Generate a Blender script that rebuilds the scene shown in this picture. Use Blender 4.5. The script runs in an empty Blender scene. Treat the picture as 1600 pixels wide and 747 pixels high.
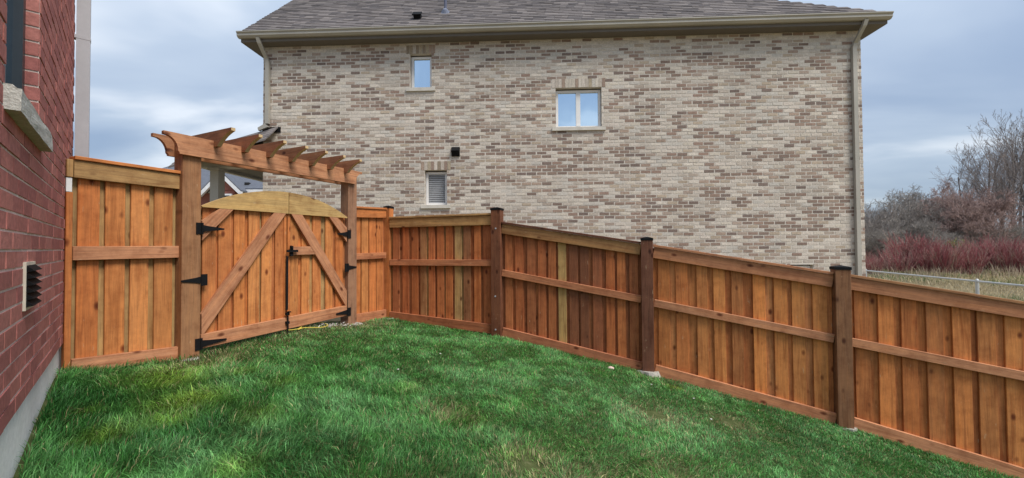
import bpy, bmesh, math, random
import numpy as np
from mathutils import Vector, Matrix, noise as mnoise
random.seed(7); rng = np.random.default_rng(11)
scene = bpy.context.scene
col = scene.collection

# ------------------------------------------------------------------ camera
EYE = Vector((0, 0, 1.45)); FPX = 640.0; CX, CY = 800.0, 373.5
PITCH, ROLL = math.radians(1.12), math.radians(0.35)
Fw = Vector((0, math.cos(PITCH), math.sin(PITCH))); Rw = Vector((1, 0, 0)); Uw = Vector((0, -math.sin(PITCH), math.cos(PITCH)))
camR = Rw * math.cos(ROLL) - Uw * math.sin(ROLL); camU = Rw * math.sin(ROLL) + Uw * math.cos(ROLL)
cam_d = bpy.data.cameras.new('Camera'); cam = bpy.data.objects.new('Camera', cam_d); col.objects.link(cam)
cam_d.sensor_width = 36; cam_d.lens = 36 * FPX / 1600; cam_d.clip_end = 3000; cam_d.clip_start = 0.02
M = Matrix((camR, camU, -Fw)).transposed().to_4x4(); M.translation = EYE; cam.matrix_world = M
scene.camera = cam
scene.render.resolution_x, scene.render.resolution_y = 1024, 478

# ------------------------------------------------------------------ sky, sun, exposure
SUN_EL, SUN_AZ = math.radians(55), math.radians(129)      # azimuth clockwise from +Y (view direction)
world = bpy.data.worlds.new('World'); scene.world = world; world.use_nodes = True
wn, wl = world.node_tree.nodes, world.node_tree.links
wn.clear()
wo = wn.new('ShaderNodeOutputWorld'); bg = wn.new('ShaderNodeBackground'); sky = wn.new('ShaderNodeTexSky')
sky.sky_type = 'NISHITA'; sky.sun_disc = False; sky.sun_elevation = SUN_EL; sky.sun_rotation = SUN_AZ; sky.ozone_density = 2.0
bg.inputs[1].default_value = 0.13
tc = wn.new('ShaderNodeTexCoord'); sx = wn.new('ShaderNodeSeparateXYZ'); wl.new(tc.outputs['Generated'], sx.inputs[0])
def wmath(op, a, b=None):
    n = wn.new('ShaderNodeMath'); n.operation = op
    for i, v in enumerate((a, b)):
        if v is None: continue
        if isinstance(v, (int, float)): n.inputs[i].default_value = v
        else: wl.new(v, n.inputs[i])
    return n.outputs[0]
dz = wmath('ADD', wmath('MAXIMUM', sx.outputs[2], 0.0), 0.22)
cx_ = wmath('DIVIDE', sx.outputs[0], dz); cy_ = wmath('DIVIDE', sx.outputs[1], dz)
cb = wn.new('ShaderNodeCombineXYZ'); wl.new(cx_, cb.inputs[0]); wl.new(cy_, cb.inputs[1])
mp = wn.new('ShaderNodeMapping'); mp.inputs['Rotation'].default_value = (0, 0, 0.5); mp.inputs['Scale'].default_value = (0.7, 1.05, 1); wl.new(cb.outputs[0], mp.inputs[0])
nz = wn.new('ShaderNodeTexNoise'); nz.inputs['Scale'].default_value = 1.25; nz.inputs['Detail'].default_value = 5; nz.inputs['Roughness'].default_value = 0.45; nz.inputs['Distortion'].default_value = 0.35
wl.new(mp.outputs[0], nz.inputs['Vector'])
cr = wn.new('ShaderNodeValToRGB'); wl.new(nz.outputs['Fac'], cr.inputs[0])
cr.color_ramp.elements[0].position = 0.36; cr.color_ramp.elements[0].color = (1.45, 1.88, 2.62, 1)
cr.color_ramp.elements[1].position = 0.63; cr.color_ramp.elements[1].color = (3.95, 4.2, 4.5, 1)
e = cr.color_ramp.elements.new(0.46); e.color = (1.85, 2.27, 2.95, 1)
e = cr.color_ramp.elements.new(0.55); e.color = (2.4, 2.82, 3.4, 1)
mx = wn.new('ShaderNodeMix'); mx.data_type = 'RGBA'; mx.inputs['Factor'].default_value = 0.86
grad = wmath('ADD', wmath('MULTIPLY', wmath('MAXIMUM', sx.outputs[2], 0.0), 0.95), 0.72)
gm_ = wn.new('ShaderNodeVectorMath'); gm_.operation = 'SCALE'; wl.new(cr.outputs[0], gm_.inputs[0]); wl.new(grad, gm_.inputs['Scale'])
wl.new(sky.outputs[0], mx.inputs['A']); wl.new(gm_.outputs[0], mx.inputs['B'])
wl.new(mx.outputs['Result'], bg.inputs[0]); wl.new(bg.outputs[0], wo.inputs[0])
sd = bpy.data.lights.new('Sun', 'SUN'); sun = bpy.data.objects.new('Sun', sd); col.objects.link(sun)
sd.energy = 2.6; sd.angle = math.radians(24); sd.color = (1.0, 0.95, 0.87)
sdir = Vector((math.sin(SUN_AZ) * math.cos(SUN_EL), math.cos(SUN_AZ) * math.cos(SUN_EL), math.sin(SUN_EL)))
sun.rotation_euler = (-sdir).to_track_quat('-Z', 'Y').to_euler(); sun.location = (5, -5, 12)
scene.view_settings.view_transform = 'Standard'; scene.view_settings.look = 'None'
scene.view_settings.exposure = 0.80; scene.view_settings.gamma = 1

# ------------------------------------------------------------------ helpers
def ray(x, y): return camR * ((x - CX) / FPX) + camU * ((CY - y) / FPX) + Fw
def plan(x, s):
    d = ray(x, 386) * (FPX / s); return Vector((d.x, d.y, 0))
def project(p):
    v = p - EYE; z = v.dot(Fw)
    if z < 0.05: return None
    return CX + FPX * v.dot(camR) / z, CY - FPX * v.dot(camU) / z
class Frame:
    """vertical plane: O origin (z=0), U along, N towards the viewer"""
    def __init__(s, A, B):
        s.O = A.copy(); s.U = (B - A).normalized(); s.N = Vector((s.U.y, -s.U.x, 0)); s.len = (B - A).length
        if s.N.dot(-A) < 0: s.N = -s.N
    def P(s, u, z, o=0.0): return s.O + s.U * u + s.N * o + Vector((0, 0, z))
    def px(s, x, y, o=0.0):
        d = ray(x, y); t = (s.O + s.N * o - EYE).dot(s.N) / d.dot(s.N); p = EYE + d * t
        return (p - s.O).dot(s.U), p.z
WM = {}
def link(name, me, parent=None, mw=None, color=None, **props):
    o = bpy.data.objects.new(name, me); col.objects.link(o)
    mw = mw or Matrix.Identity(4)
    WM[o.name] = mw
    if parent is not None:
        o.parent = parent; o.matrix_parent_inverse = WM[parent.name].inverted()
    o.matrix_basis = mw
    if color: o.color = (*color, 1)
    for k, v in props.items(): o[k] = v
    return o
def thing(name, label, cat, loc=(0, 0, 0), group=None):
    o = link(name, None, None, Matrix.Translation(Vector(loc))); o.empty_display_size = 0.2
    o['label'] = label; o['category'] = cat
    if group: o['group'] = group
    return o
def np_mesh(name, V, faces_flat, totals, mat, tint=None, smooth=False):
    me = bpy.data.meshes.new(name)
    V = np.asarray(V, dtype=np.float32); faces_flat = np.asarray(faces_flat, dtype=np.int32); totals = np.asarray(totals, dtype=np.int32)
    me.vertices.add(len(V)); me.vertices.foreach_set('co', V.ravel())
    me.loops.add(len(faces_flat)); me.loops.foreach_set('vertex_index', faces_flat)
    me.polygons.add(len(totals)); st = np.concatenate(([0], np.cumsum(totals)[:-1])).astype(np.int32)
    me.polygons.foreach_set('loop_start', st)
    if smooth: me.polygons.foreach_set('use_smooth', np.ones(len(totals), dtype=bool))
    me.update(calc_edges=True)
    if tint is not None:
        a = me.color_attributes.new('tint', 'FLOAT_COLOR', 'POINT')
        t = np.ones((len(V), 4), dtype=np.float32); t[:, :3] = tint; a.data.foreach_set('color', t.ravel())
    me.materials.append(mat)
    return me
class MB:
    """collects solids with per-vertex tint -> one mesh"""
    def __init__(s): s.v = []; s.f = []; s.t = []
    def add(s, vs, fs, tint=(1, 1, 1)):
        n = len(s.v); s.v += [tuple(v) for v in vs]; s.f += [tuple(i + n for i in f) for f in fs]; s.t += [tint] * len(vs)
    def box(s, c, tint=(1, 1, 1)):      # 8 corners: (u,z,o) order bits o,z,u
        s.add(c, [(0, 1, 3, 2), (4, 6, 7, 5), (0, 4, 5, 1), (2, 3, 7, 6), (0, 2, 6, 4), (1, 5, 7, 3)], tint)
    def fbox(s, F, u0, u1, z0, z1, o0, o1, tint=(1, 1, 1)):
        s.box([F.P(u, z, o) for o in (o0, o1) for z in (z0, z1) for u in (u0, u1)], tint)
    def abox(s, x0, x1, y0, y1, z0, z1, tint=(1, 1, 1)):
        s.box([Vector((x, y, z)) for z in (z0, z1) for y in (y0, y1) for x in (x0, x1)], tint)
    def tube(s, pts, rs, n=6, tint=(1, 1, 1), cap=True):
        pts = [Vector(p) for p in pts]; b = len(s.v); vs = []
        if isinstance(rs, (int, float)): rs = [rs] * len(pts)
        for i, p in enumerate(pts):
            d = (pts[min(i + 1, len(pts) - 1)] - pts[max(i - 1, 0)]).normalized()
            a = d.cross(Vector((0, 0, 1)) if abs(d.z) < .9 else Vector((1, 0, 0))).normalized(); c = d.cross(a)
            for k in range(n):
                th = 2 * math.pi * k / n; vs.append(p + (a * math.cos(th) + c * math.sin(th)) * rs[i])
        fs = []
        for i in range(len(pts) - 1):
            for k in range(n):
                k2 = (k + 1) % n; fs.append((i * n + k, i * n + k2, (i + 1) * n + k2, (i + 1) * n + k))
        if cap: fs.append(tuple(range(n - 1, -1, -1))); fs.append(tuple((len(pts) - 1) * n + k for k in range(n)))
        s.add(vs, fs, tint)
    def prism(s, F, poly, o0, o1, tint=(1, 1, 1)):
        n = len(poly); vs = [F.P(u, z, o0) for u, z in poly] + [F.P(u, z, o1) for u, z in poly]
        fs = [tuple(range(n)), tuple(range(2 * n - 1, n - 1, -1))] + [(i, i + n, (i + 1) % n + n, (i + 1) % n) for i in range(n)]
        s.add(vs, fs, tint)
    def mesh(s, name, mat, smooth=False):
        me = bpy.data.meshes.new(name); me.from_pydata(s.v, [], s.f)
        bm = bmesh.new(); bm.from_mesh(me); bmesh.ops.recalc_face_normals(bm, faces=bm.faces); bm.to_mesh(me); bm.free()
        a = me.color_attributes.new('tint', 'FLOAT_COLOR', 'POINT')
        t = np.ones((len(s.v), 4), dtype=np.float32); t[:, :3] = np.array(s.t); a.data.foreach_set('color', t.ravel())
        if smooth: me.polygons.foreach_set('use_smooth', np.ones(len(me.polygons), dtype=bool))
        me.materials.append(mat); return me
    def build(s, name, mat, parent=None, smooth=False, **props):
        # objects sit at the base centre of their geometry
        P = np.array([tuple(v) for v in s.v]); c = Vector(((P[:, 0].min() + P[:, 0].max()) / 2, (P[:, 1].min() + P[:, 1].max()) / 2, P[:, 2].min()))
        s.v = [(v[0] - c.x, v[1] - c.y, v[2] - c.z) for v in s.v]
        return link(name, s.mesh(name, mat, smooth), parent, Matrix.Translation(c), **props)

# ------------------------------------------------------------------ materials
def newmat(name, rough=0.8, spec=0.3):
    m = bpy.data.materials.new(name); m.use_nodes = True
    nt = m.node_tree; b = nt.nodes['Principled BSDF']; b.inputs['Roughness'].default_value = rough
    b.inputs['Specular IOR Level'].default_value = spec
    return m, nt.nodes, nt.links, b
def nd(N, t, **k):
    n = N.new(t)
    for a, v in k.items():
        if a in n.inputs: n.inputs[a].default_value = v
        else: setattr(n, a, v)
    return n
def mixc(N, L, mode, fac, a, b):
    n = N.new('ShaderNodeMix'); n.data_type = 'RGBA'; n.blend_type = mode
    for key, v in (('Factor', fac), ('A', a), ('B', b)):
        s = n.inputs[key] if key != 'Factor' else n.inputs[0]
        if key in 'AB': s = n.inputs[6 if key == 'A' else 7]
        if hasattr(v, 'links'): L.new(v, s)
        else: s.default_value = v if key == 'Factor' else (*v, 1)
    return n.outputs[2]
def ramp(N, L, src, stops):
    r = N.new('ShaderNodeValToRGB'); L.new(src, r.inputs[0])
    while len(r.color_ramp.elements) < len(stops): r.color_ramp.elements.new(0.5)
    for e, (p, c) in zip(r.color_ramp.elements, stops):
        e.position = p; e.color = (c, c, c, 1) if isinstance(c, (int, float)) else (*c, 1)
    return r.outputs[0]
def wood_mat(name, rough=0.72):
    m, N, L, b = newmat(name, rough, 0.25)
    t = nd(N, 'ShaderNodeTexCoord'); oi = nd(N, 'ShaderNodeObjectInfo')
    off = nd(N, 'ShaderNodeVectorMath', operation='SCALE'); L.new(oi.outputs['Random'], off.inputs['Scale']); off.inputs[0].default_value = (37.0, 53.0, 71.0)
    add = nd(N, 'ShaderNodeVectorMath', operation='ADD'); L.new(t.outputs['Object'], add.inputs[0]); L.new(off.outputs[0], add.inputs[1])
    mpn = nd(N, 'ShaderNodeMapping'); mpn.inputs['Scale'].default_value = (2.2, 75, 75); L.new(add.outputs[0], mpn.inputs[0])
    g = nd(N, 'ShaderNodeTexNoise', Scale=1.0, Detail=8.0, Roughness=0.72, Distortion=1.4); L.new(mpn.outputs[0], g.inputs['Vector'])
    mp2 = nd(N, 'ShaderNodeMapping'); mp2.inputs['Scale'].default_value = (1.1, 16, 16); L.new(add.outputs[0], mp2.inputs[0])
    g2 = nd(N, 'ShaderNodeTexNoise', Scale=1.0, Detail=3.0, Distortion=1.2); L.new(mp2.outputs[0], g2.inputs['Vector'])
    blot = nd(N, 'ShaderNodeTexNoise', Scale=7.0, Detail=8.0, Roughness=0.7); L.new(add.outputs[0], blot.inputs['Vector'])
    c0 = mixc(N, L, 'MULTIPLY', 1.0, oi.outputs['Color'], ramp(N, L, g.outputs['Fac'], [(0.25, 0.5), (0.45, 0.9), (0.6, 1.08), (0.78, 1.3)]))
    c1 = mixc(N, L, 'MULTIPLY', 0.9, c0, ramp(N, L, g2.outputs['Fac'], [(0.28, (0.66, 0.55, 0.48)), (0.48, (1, 1, 1)), (0.7, (1.18, 1.12, 1.02))]))
    c2 = mixc(N, L, 'MULTIPLY', 0.8, c1, ramp(N, L, blot.outputs['Fac'], [(0.3, (0.7, 0.6, 0.54)), (0.5, (1, 1, 1)), (0.72, (1.25, 1.28, 1.25))]))
    # knots
    mp3 = nd(N, 'ShaderNodeMapping'); mp3.inputs['Scale'].default_value = (5.0, 0.01, 9.0); L.new(add.outputs[0], mp3.inputs[0])
    vo = nd(N, 'ShaderNodeTexVoronoi', Scale=1.0, Randomness=1.0); L.new(mp3.outputs[0], vo.inputs['Vector'])
    kn = ramp(N, L, vo.outputs['Distance'], [(0.07, 1.0), (0.13, 0.7), (0.22, 0.0)])
    sepc = nd(N, 'ShaderNodeSeparateColor'); L.new(vo.outputs['Color'], sepc.inputs[0])
    gate = nd(N, 'ShaderNodeMath', operation='GREATER_THAN'); L.new(sepc.outputs[0], gate.inputs[0]); gate.inputs[1].default_value = 0.58
    kf = nd(N, 'ShaderNodeMath', operation='MULTIPLY'); L.new(kn, kf.inputs[0]); L.new(gate.outputs[0], kf.inputs[1])
    c3 = mixc(N, L, 'MULTIPLY', kf.outputs[0], c2, (0.30, 0.19, 0.16))
    # pale scuffs and dry streaks
    mp4 = nd(N, 'ShaderNodeMapping'); mp4.inputs['Scale'].default_value = (9, 40, 40); L.new(add.outputs[0], mp4.inputs[0])
    sc_ = nd(N, 'ShaderNodeTexNoise', Scale=1.0, Detail=5.0, Roughness=0.6); L.new(mp4.outputs[0], sc_.inputs['Vector'])
    sf = ramp(N, L, sc_.outputs['Fac'], [(0.66, 0.0), (0.74, 0.55)])
    c3 = mixc(N, L, 'MIX', sf, c3, (0.50, 0.36, 0.22))
    L.new(c3, b.inputs['Base Color'])
    bp = nd(N, 'ShaderNodeBump', Strength=0.35, Distance=0.004); L.new(g.outputs['Fac'], bp.inputs['Height']); L.new(bp.outputs[0], b.inputs['Normal'])
    return m
def tint_mat(name, rough=0.85, n1=(40, .25), n2=(6, .2), bump=0.3, dist=0.004, spec=0.2, base=None, coord='Object'):
    """colour = mesh tint attribute (or base) modulated by two noises"""
    m, N, L, b = newmat(name, rough, spec)
    t = nd(N, 'ShaderNodeNewGeometry')
    src = t.outputs['Position']
    if base is None:
        at = nd(N, 'ShaderNodeAttribute', attribute_name='tint'); cin = at.outputs['Color']
    else:
        rg = nd(N, 'ShaderNodeRGB'); rg.outputs[0].default_value = (*base, 1); cin = rg.outputs[0]
    a = nd(N, 'ShaderNodeTexNoise', Scale=float(n1[0]), Detail=5.0, Roughness=0.65); L.new(src, a.inputs['Vector'])
    c = nd(N, 'ShaderNodeTexNoise', Scale=float(n2[0]), Detail=4.0); L.new(src, c.inputs['Vector'])
    x = mixc(N, L, 'MULTIPLY', 1.0, cin, ramp(N, L, a.outputs['Fac'], [(0.3, 1 - n1[1]), (0.7, 1 + n1[1])]))
    x = mixc(N, L, 'MULTIPLY', 1.0, x, ramp(N, L, c.outputs['Fac'], [(0.3, 1 - n2[1]), (0.7, 1 + n2[1])]))
    L.new(x, b.inputs['Base Color'])
    if bump:
        bp = nd(N, 'ShaderNodeBump', Strength=bump, Distance=dist); L.new(a.outputs['Fac'], bp.inputs['Height']); L.new(bp.outputs[0], b.inputs['Normal'])
    return m
WOOD = wood_mat('stained_wood'); CUTWOOD = tint_mat('cut_timber', 0.8, (60, .15), (9, .1), 0.2, 0.002, base=(0.52, 0.37, 0.20))
BRICK = tint_mat('brick', 0.9, (34, .22), (0.9, .10), 0.6, 0.006)
MORTAR_N = tint_mat('mortar_pale', 0.95, (28, .16), (0.8, .10), 0.5, 0.006, base=(0.52, 0.475, 0.42))
MORTAR_R = tint_mat('mortar_pink', 0.95, (80, .12), (5, .12), 0.5, 0.004, base=(0.66, 0.55, 0.50))
CONC = tint_mat('concrete', 0.9, (70, .10), (4, .10), 0.4, 0.004, base=(0.60, 0.60, 0.585))
FOUND = tint_mat('parged_concrete', 0.95, (30, .10), (2.5, .12), 0.4, 0.004, base=(0.74, 0.74, 0.72))
FOOT = tint_mat('soiled_concrete', 0.95, (45, .35), (9, .2), 0.8, 0.01, base=(0.33, 0.31, 0.275))
ROUGHSTONE = tint_mat('rock_faced_sill', 0.9, (60, .22), (12, .10), 0.8, 0.012, base=(0.50, 0.49, 0.45))
SHING = tint_mat('asphalt_shingle', 0.95, (90, .25), (0.8, .12), 0.4, 0.004)
TRIM = tint_mat('painted_metal_beige', 0.5, (30, .05), (1.2, .10), 0, base=(0.33, 0.31, 0.27), spec=0.5)
SOFFIT = tint_mat('soffit_taupe', 0.7, (30, .06), (3, .05), 0, base=(0.14, 0.125, 0.11))
DSGREY = tint_mat('downspout_grey', 0.4, (30, .04), (3, .05), 0, base=(0.40, 0.40, 0.42), spec=0.5)
VINYL = tint_mat('white_vinyl', 0.5, (30, .03), (4, .05), 0, base=(0.70, 0.69, 0.68))
BLACK = tint_mat('black_metal', 0.75, (60, .2), (9, .2), 0.2, 0.001, base=(0.008, 0.008, 0.009), spec=0.12)
DARKFR = tint_mat('dark_window_frame', 0.4, (30, .1), (4, .1), 0, base=(0.022, 0.03, 0.038), spec=0.5)
BEIGE = tint_mat('vent_plastic', 0.6, (50, .06), (8, .1), 0, base=(0.62, 0.56, 0.46))
GALV = tint_mat('galvanised_steel', 0.5, (40, .08), (4, .1), 0, base=(0.40, 0.42, 0.44), spec=0.6)
PLAIN = tint_mat('tinted_surface', 0.85, (25, .12), (4, .1), 0.2, 0.004)
BARK = tint_mat('bark', 0.95, (12, .25), (1.5, .15), 0)
ROPE = tint_mat('yellow_rope', 0.7, (200, .2), (20, .1), 0.3, 0.002, base=(0.50, 0.40, 0.07))
def grass_mat(name, trans):
    m, N, L, b = newmat(name, 0.5, 0.3)
    at = nd(N, 'ShaderNodeAttribute', attribute_name='tint')
    L.new(at.outputs['Color'], b.inputs['Base Color'])
    tr = nd(N, 'ShaderNodeBsdfTranslucent'); L.new(at.outputs['Color'], tr.inputs['Color'])
    ms = nd(N, 'ShaderNodeMixShader'); ms.inputs[0].default_value = trans
    L.new(b.outputs[0], ms.inputs[1]); L.new(tr.outputs[0], ms.inputs[2]); L.new(ms.outputs[0], N['Material Output'].inputs[0])
    return m
GRASS = grass_mat('grass_blades', 0.3)
def glass_mat(name, refl, tintc, dark):
    m, N, L, b = newmat(name, 0.03, 0.5)
    N.remove(b)
    g = nd(N, 'ShaderNodeBsdfGlossy', Roughness=0.015); g.inputs['Color'].default_value = (*tintc, 1)
    d = nd(N, 'ShaderNodeBsdfDiffuse'); d.inputs['Color'].default_value = (*dark, 1)
    nzz = nd(N, 'ShaderNodeTexNoise', Scale=1.2, Detail=1.0); bp = nd(N, 'ShaderNodeBump', Strength=0.05, Distance=0.03)
    L.new(nzz.outputs['Fac'], bp.inputs['Height']); L.new(bp.outputs[0], g.inputs['Normal'])
    ms = nd(N, 'ShaderNodeMixShader'); ms.inputs[0].default_value = refl
    L.new(d.outputs[0], ms.inputs[1]); L.new(g.outputs[0], ms.inputs[2]); L.new(ms.outputs[0], N['Material Output'].inputs[0])
    return m
GLASS = glass_mat('reflective_pane', 0.86, (0.72, 0.88, 1.0), (0.02, 0.03, 0.04))
GLASS2 = glass_mat('dim_pane', 0.10, (0.8, 0.9, 1.0), (0.10, 0.10, 0.105))

# ------------------------------------------------------------------ frames of the place
ZE = EYE.z
WALL = Frame(plan(0, 412), plan(100, 204))          # our house's side wall, u grows away from the camera
GATE = Frame(plan(100, 204), plan(605, 101.8))      # gate line
FENCE = Frame(plan(605, 101.8), plan(1600, 162.4))  # long side fence
FAC = Frame(plan(410, 65.05), plan(1352, 69.4))     # neighbour's brick side wall
if FAC.N.y > 0: FAC.N = -FAC.N

# ------------------------------------------------------------------ terrain
def ctrl():
    pts = []
    def a(F, x, y): 
        u, z = F.px(x, y); p = F.P(u, z); pts.append((p.x, p.y, p.z))
    a(WALL, 30, 747); a(WALL, 96, 582)
    for x, y in ((118, 585), (285, 561), (330, 550), (430, 523.5), (490, 511), (545, 507), (600, 498)): a(GATE, x, y)
    for x, y in ((690, 512), (775, 526), (900, 556), (1012, 584), (1150, 622), (1318, 668), (1450, 708), (1575, 745)): a(FENCE, x, y)
    e = ZE
    pts.extend([(0, 0, e - 1.46), (0.2, 2.4, e - 1.34), (2.2, 1.5, e - 1.72), (4, 0.5, e - 2.1), (6.5, 2.5, e - 2.35), (-1, .4, e - 1.2), (0.2, -3, e - 1.55),
                (-6, 9.8, e - 1.15), (0, 9.6, e - 1.5), (8, 9.2, e - 2.05), (10.8, 9.5, e - 2.0), (12, 14, e - 2.0), (22, 32, e - 1.95), (45, 32, e - 1.95), (-12, 20, e - 1.2), (-25, 32, e - 1.3)])
    return np.array(pts)
CP = ctrl()
def tps_fit(P):
    n = len(P); d = np.hypot(P[:, None, 0] - P[None, :, 0], P[:, None, 1] - P[None, :, 1]) + 1e-9
    K = d * d * np.log(d) + np.eye(n) * 0.02; Q = np.c_[np.ones(n), P[:, :2]]
    A = np.block([[K, Q], [Q.T, np.zeros((3, 3))]]); return np.linalg.solve(A, np.r_[P[:, 2], 0, 0, 0])
TW = tps_fit(CP)
def hgt(X, Y):
    X = np.asarray(X, float); Y = np.asarray(Y, float); out = np.full(X.shape, TW[-3]) + TW[-2] * X + TW[-1] * Y
    for (px, py, _), w in zip(CP, TW): 
        d = np.hypot(X - px, Y - py) + 1e-9; out = out + w * d * d * np.log(d)
    out = np.clip(out, ZE - 2.45, ZE - 0.9)
    k = np.clip((np.hypot(X, Y) - 45) / 60, 0, 1); return out * (1 - k) + (ZE - 1.95) * k
def h1(x, y): return float(hgt(np.array([x]), np.array([y]))[0])
def sheet(name, xs, ys, dzv, mat, keep=None):
    X, Y = np.meshgrid(xs, ys); Z = hgt(X, Y) + dzv
    V = np.c_[X.ravel(), Y.ravel(), Z.ravel()]; nx = len(xs); F = []
    i, j = np.meshgrid(np.arange(nx - 1), np.arange(len(ys) - 1)); q = (j * nx + i).ravel()
    F = np.c_[q, q + 1, q + 1 + nx, q + nx]
    if keep is not None:
        cxx = V[F].mean(1); F = F[keep(cxx[:, 0], cxx[:, 1])]
    o = link(name, np_mesh(name, V, F.ravel(), np.full(len(F), 4), mat, smooth=True)); o['kind'] = 'structure'; return o
def ground_mat(name, stops, sc):
    m, N, L, b = newmat(name, 0.95, 0.1); g = nd(N, 'ShaderNodeNewGeometry')
    a = nd(N, 'ShaderNodeTexNoise', Scale=sc, Detail=8.0, Roughness=0.7); L.new(g.outputs['Position'], a.inputs['Vector'])
    L.new(ramp(N, L, a.outputs['Fac'], stops), b.inputs['Base Color'])
    bp = nd(N, 'ShaderNodeBump', Strength=0.8, Distance=0.03); L.new(a.outputs['Fac'], bp.inputs['Height']); L.new(bp.outputs[0], b.inputs['Normal']); return m
FIELD = ground_mat('dry_field', [(0.3, (0.16, 0.125, 0.07)), (0.5, (0.27, 0.22, 0.13)), (0.62, (0.20, 0.19, 0.09)), (0.75, (0.33, 0.28, 0.18))], 1.3)
SOIL = ground_mat('lawn_soil', [(0.3, (0.035, 0.05, 0.018)), (0.55, (0.07, 0.085, 0.03)), (0.75, (0.19, 0.16, 0.10))], 9.0)
def axis(near, far, n0, n1):
    t = np.linspace(0, 1, n1); return np.r_[near, near[-1] + (far - near[-1]) * t[1:] ** 2.5]
gx = np.r_[-axis(np.linspace(0, 14, 29), 900, 0, 14)[::-1][:-1], axis(np.linspace(0, 14, 29), 900, 0, 14)]
gy = np.r_[-axis(np.linspace(0, 4, 9), 300, 0, 8)[::-1][:-1], axis(np.linspace(0, 16, 33), 1600, 0, 16)]
sheet('ground', gx, gy, -0.05, FIELD)
def side(F, X, Y, off=0.0): return (X - F.O.x) * F.N.x + (Y - F.O.y) * F.N.y - off
def in_lawn(X, Y, m=0.0):
    return (side(GATE, X, Y) > m - 0.12) & (side(FENCE, X, Y) > m - 0.12) & (side(WALL, X, Y) > m)
sheet('lawn', np.arange(-4, 8.01, 0.12), np.arange(-3.0, 6.8, 0.12), 0.0, SOIL, lambda x, y: in_lawn(x, y, -0.16))

# ------------------------------------------------------------------ brickwork
def cut(intv, holes):
    out = [intv]
    for h0, h1_ in holes:
        nxt = []
        for a, b in out:
            if h1_ <= a or h0 >= b: nxt.append((a, b)); continue
            if h0 - a > 0.03: nxt.append((a, h0))
            if b - h1_ > 0.03: nxt.append((h1_, b))
        out = nxt
    return out
def brick_rects(u0, u1, z0, z1, bl, bh, jt, openings, shift=0.0, jz=None):
    jz = jz or jt
    R = []; nz = int(math.ceil((z1 - z0) / bh))
    for k in range(nz):
        za, zb = z0 + k * bh, min(z0 + (k + 1) * bh, z1) - jz
        if zb - za < 0.02: continue
        u = u0 - (bl / 2 if k % 2 else 0) - shift
        while u < u1:
            a, b = max(u, u0), min(u + bl - jt, u1)
            if b - a > 0.03:
                hs = [(o[0], o[1]) for o in openings if o[2] < zb - 0.012 and o[3] > za + 0.012]
                for c in cut((a, b), hs): R.append((c[0], c[1], za, zb))
            u += bl
    return R
def lay_bricks(parent, F, rects, tintf, depth, score, wallname, nparts=300, vert=None):
    sc = sorted(range(len(rects)), key=lambda i: -score(rects[i])); top = set(i for i in sc[:nparts] if score(rects[i]) > 0)
    mb = MB(); cache = {}
    for i, (a, b, c, d) in enumerate(rects):
        j = 0.0018 if depth > .1 else 0.004; du0, du1, dz0, dz1 = [random.uniform(-j, j) for _ in range(4)]; pr = random.uniform(-0.002, 0.002); t = tintf(a, c)
        if i in top:
            w, h = round(b - a, 2), round(d - c, 3); key = (w, h, tuple(round(x, 2) for x in t))
            if key not in cache:
                m = MB(); m.box([Vector((x, y, z)) for y in (-depth, 0) for z in (0, d - c) for x in (0, b - a)], t); cache[key] = m.mesh('brick', BRICK)
            mw = Matrix((F.U, F.N, Vector((0, 0, 1)))).transposed().to_4x4(); mw.translation = F.P(a, c, pr)
            link('brick', cache[key], parent, mw)
        else: mb.fbox(F, a + du0, b + du1, c + dz0, d + dz1, -depth, pr, t)
    if mb.v: mb.build(wallname, BRICK, parent, kind='stuff')
def slab_with_holes(F, u0, u1, z0, z1, o0, o1, holes):
    us = sorted({u0, u1, *[v for h in holes for v in h[:2] if u0 < v < u1]}); zs = sorted({z0, z1, *[v for h in holes for v in h[2:] if z0 < v < z1]})
    mb = MB()
    for a, b in zip(us, us[1:]):
        run = None
        for c, d in list(zip(zs, zs[1:])) + [(None, None)]:
            blocked = c is None or any(h[0] <= (a + b) / 2 <= h[1] and h[2] <= (c + d) / 2 <= h[3] for h in holes)
            if blocked:
                if run: mb.fbox(F, a, b, run[0], run[1], o0, o1); run = None
            else: run = (run[0], d) if run else (c, d)
    return mb

# ------------------------------------------------------------------ our house (red brick, left)
house = thing('red_brick_house', 'red brick house wall with pale mortar and grey foundation beside the lawn', 'house', WALL.P(1.5, 0.4, -1.5))
wu0 = -0.55; wu1 = WALL.px(113.5, 300)[0]
zb = WALL.px(0, 690)[1]; zc0 = WALL.px(0, 389)[1]; bh = 0.08
zb = zc0 - round((zc0 - zb) / bh) * bh
wo0, wo1 = WALL.px(8, 150)[0], WALL.px(62, 150)[0]
zsill = zc0 + round((WALL.px(62, 212)[1] - zc0) / bh) * bh
opening = (wo0, wo1, zsill - 0.08, zsill + 1.44)
wt = 5.6
slab_with_holes(WALL, wu0, wu1, zb - 0.01, wt, -0.30, -0.0045, [opening]).build('wall', MORTAR_R, house)
slabF = MB(); slabF.fbox(WALL, wu0 + 0.004, wu1 - 0.004, zb - 1.2, zb - 0.012, -0.3, -0.02); slabF.build('foundation', FOUND, house)
mb = MB(); mb.fbox(WALL, wu0 + 0.001, wu0 + 0.25, zb - 1.2, wt, -6, -0.301); mb.fbox(WALL, wu1 - 0.25, wu1 - 0.001, zb - 1.2, wt, -6, -0.301); mb.fbox(WALL, wu0 + .25, wu1 - .25, zb - 1.2, wt, -6, -5.8); mb.build('back_wall', MORTAR_R, house)
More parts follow.
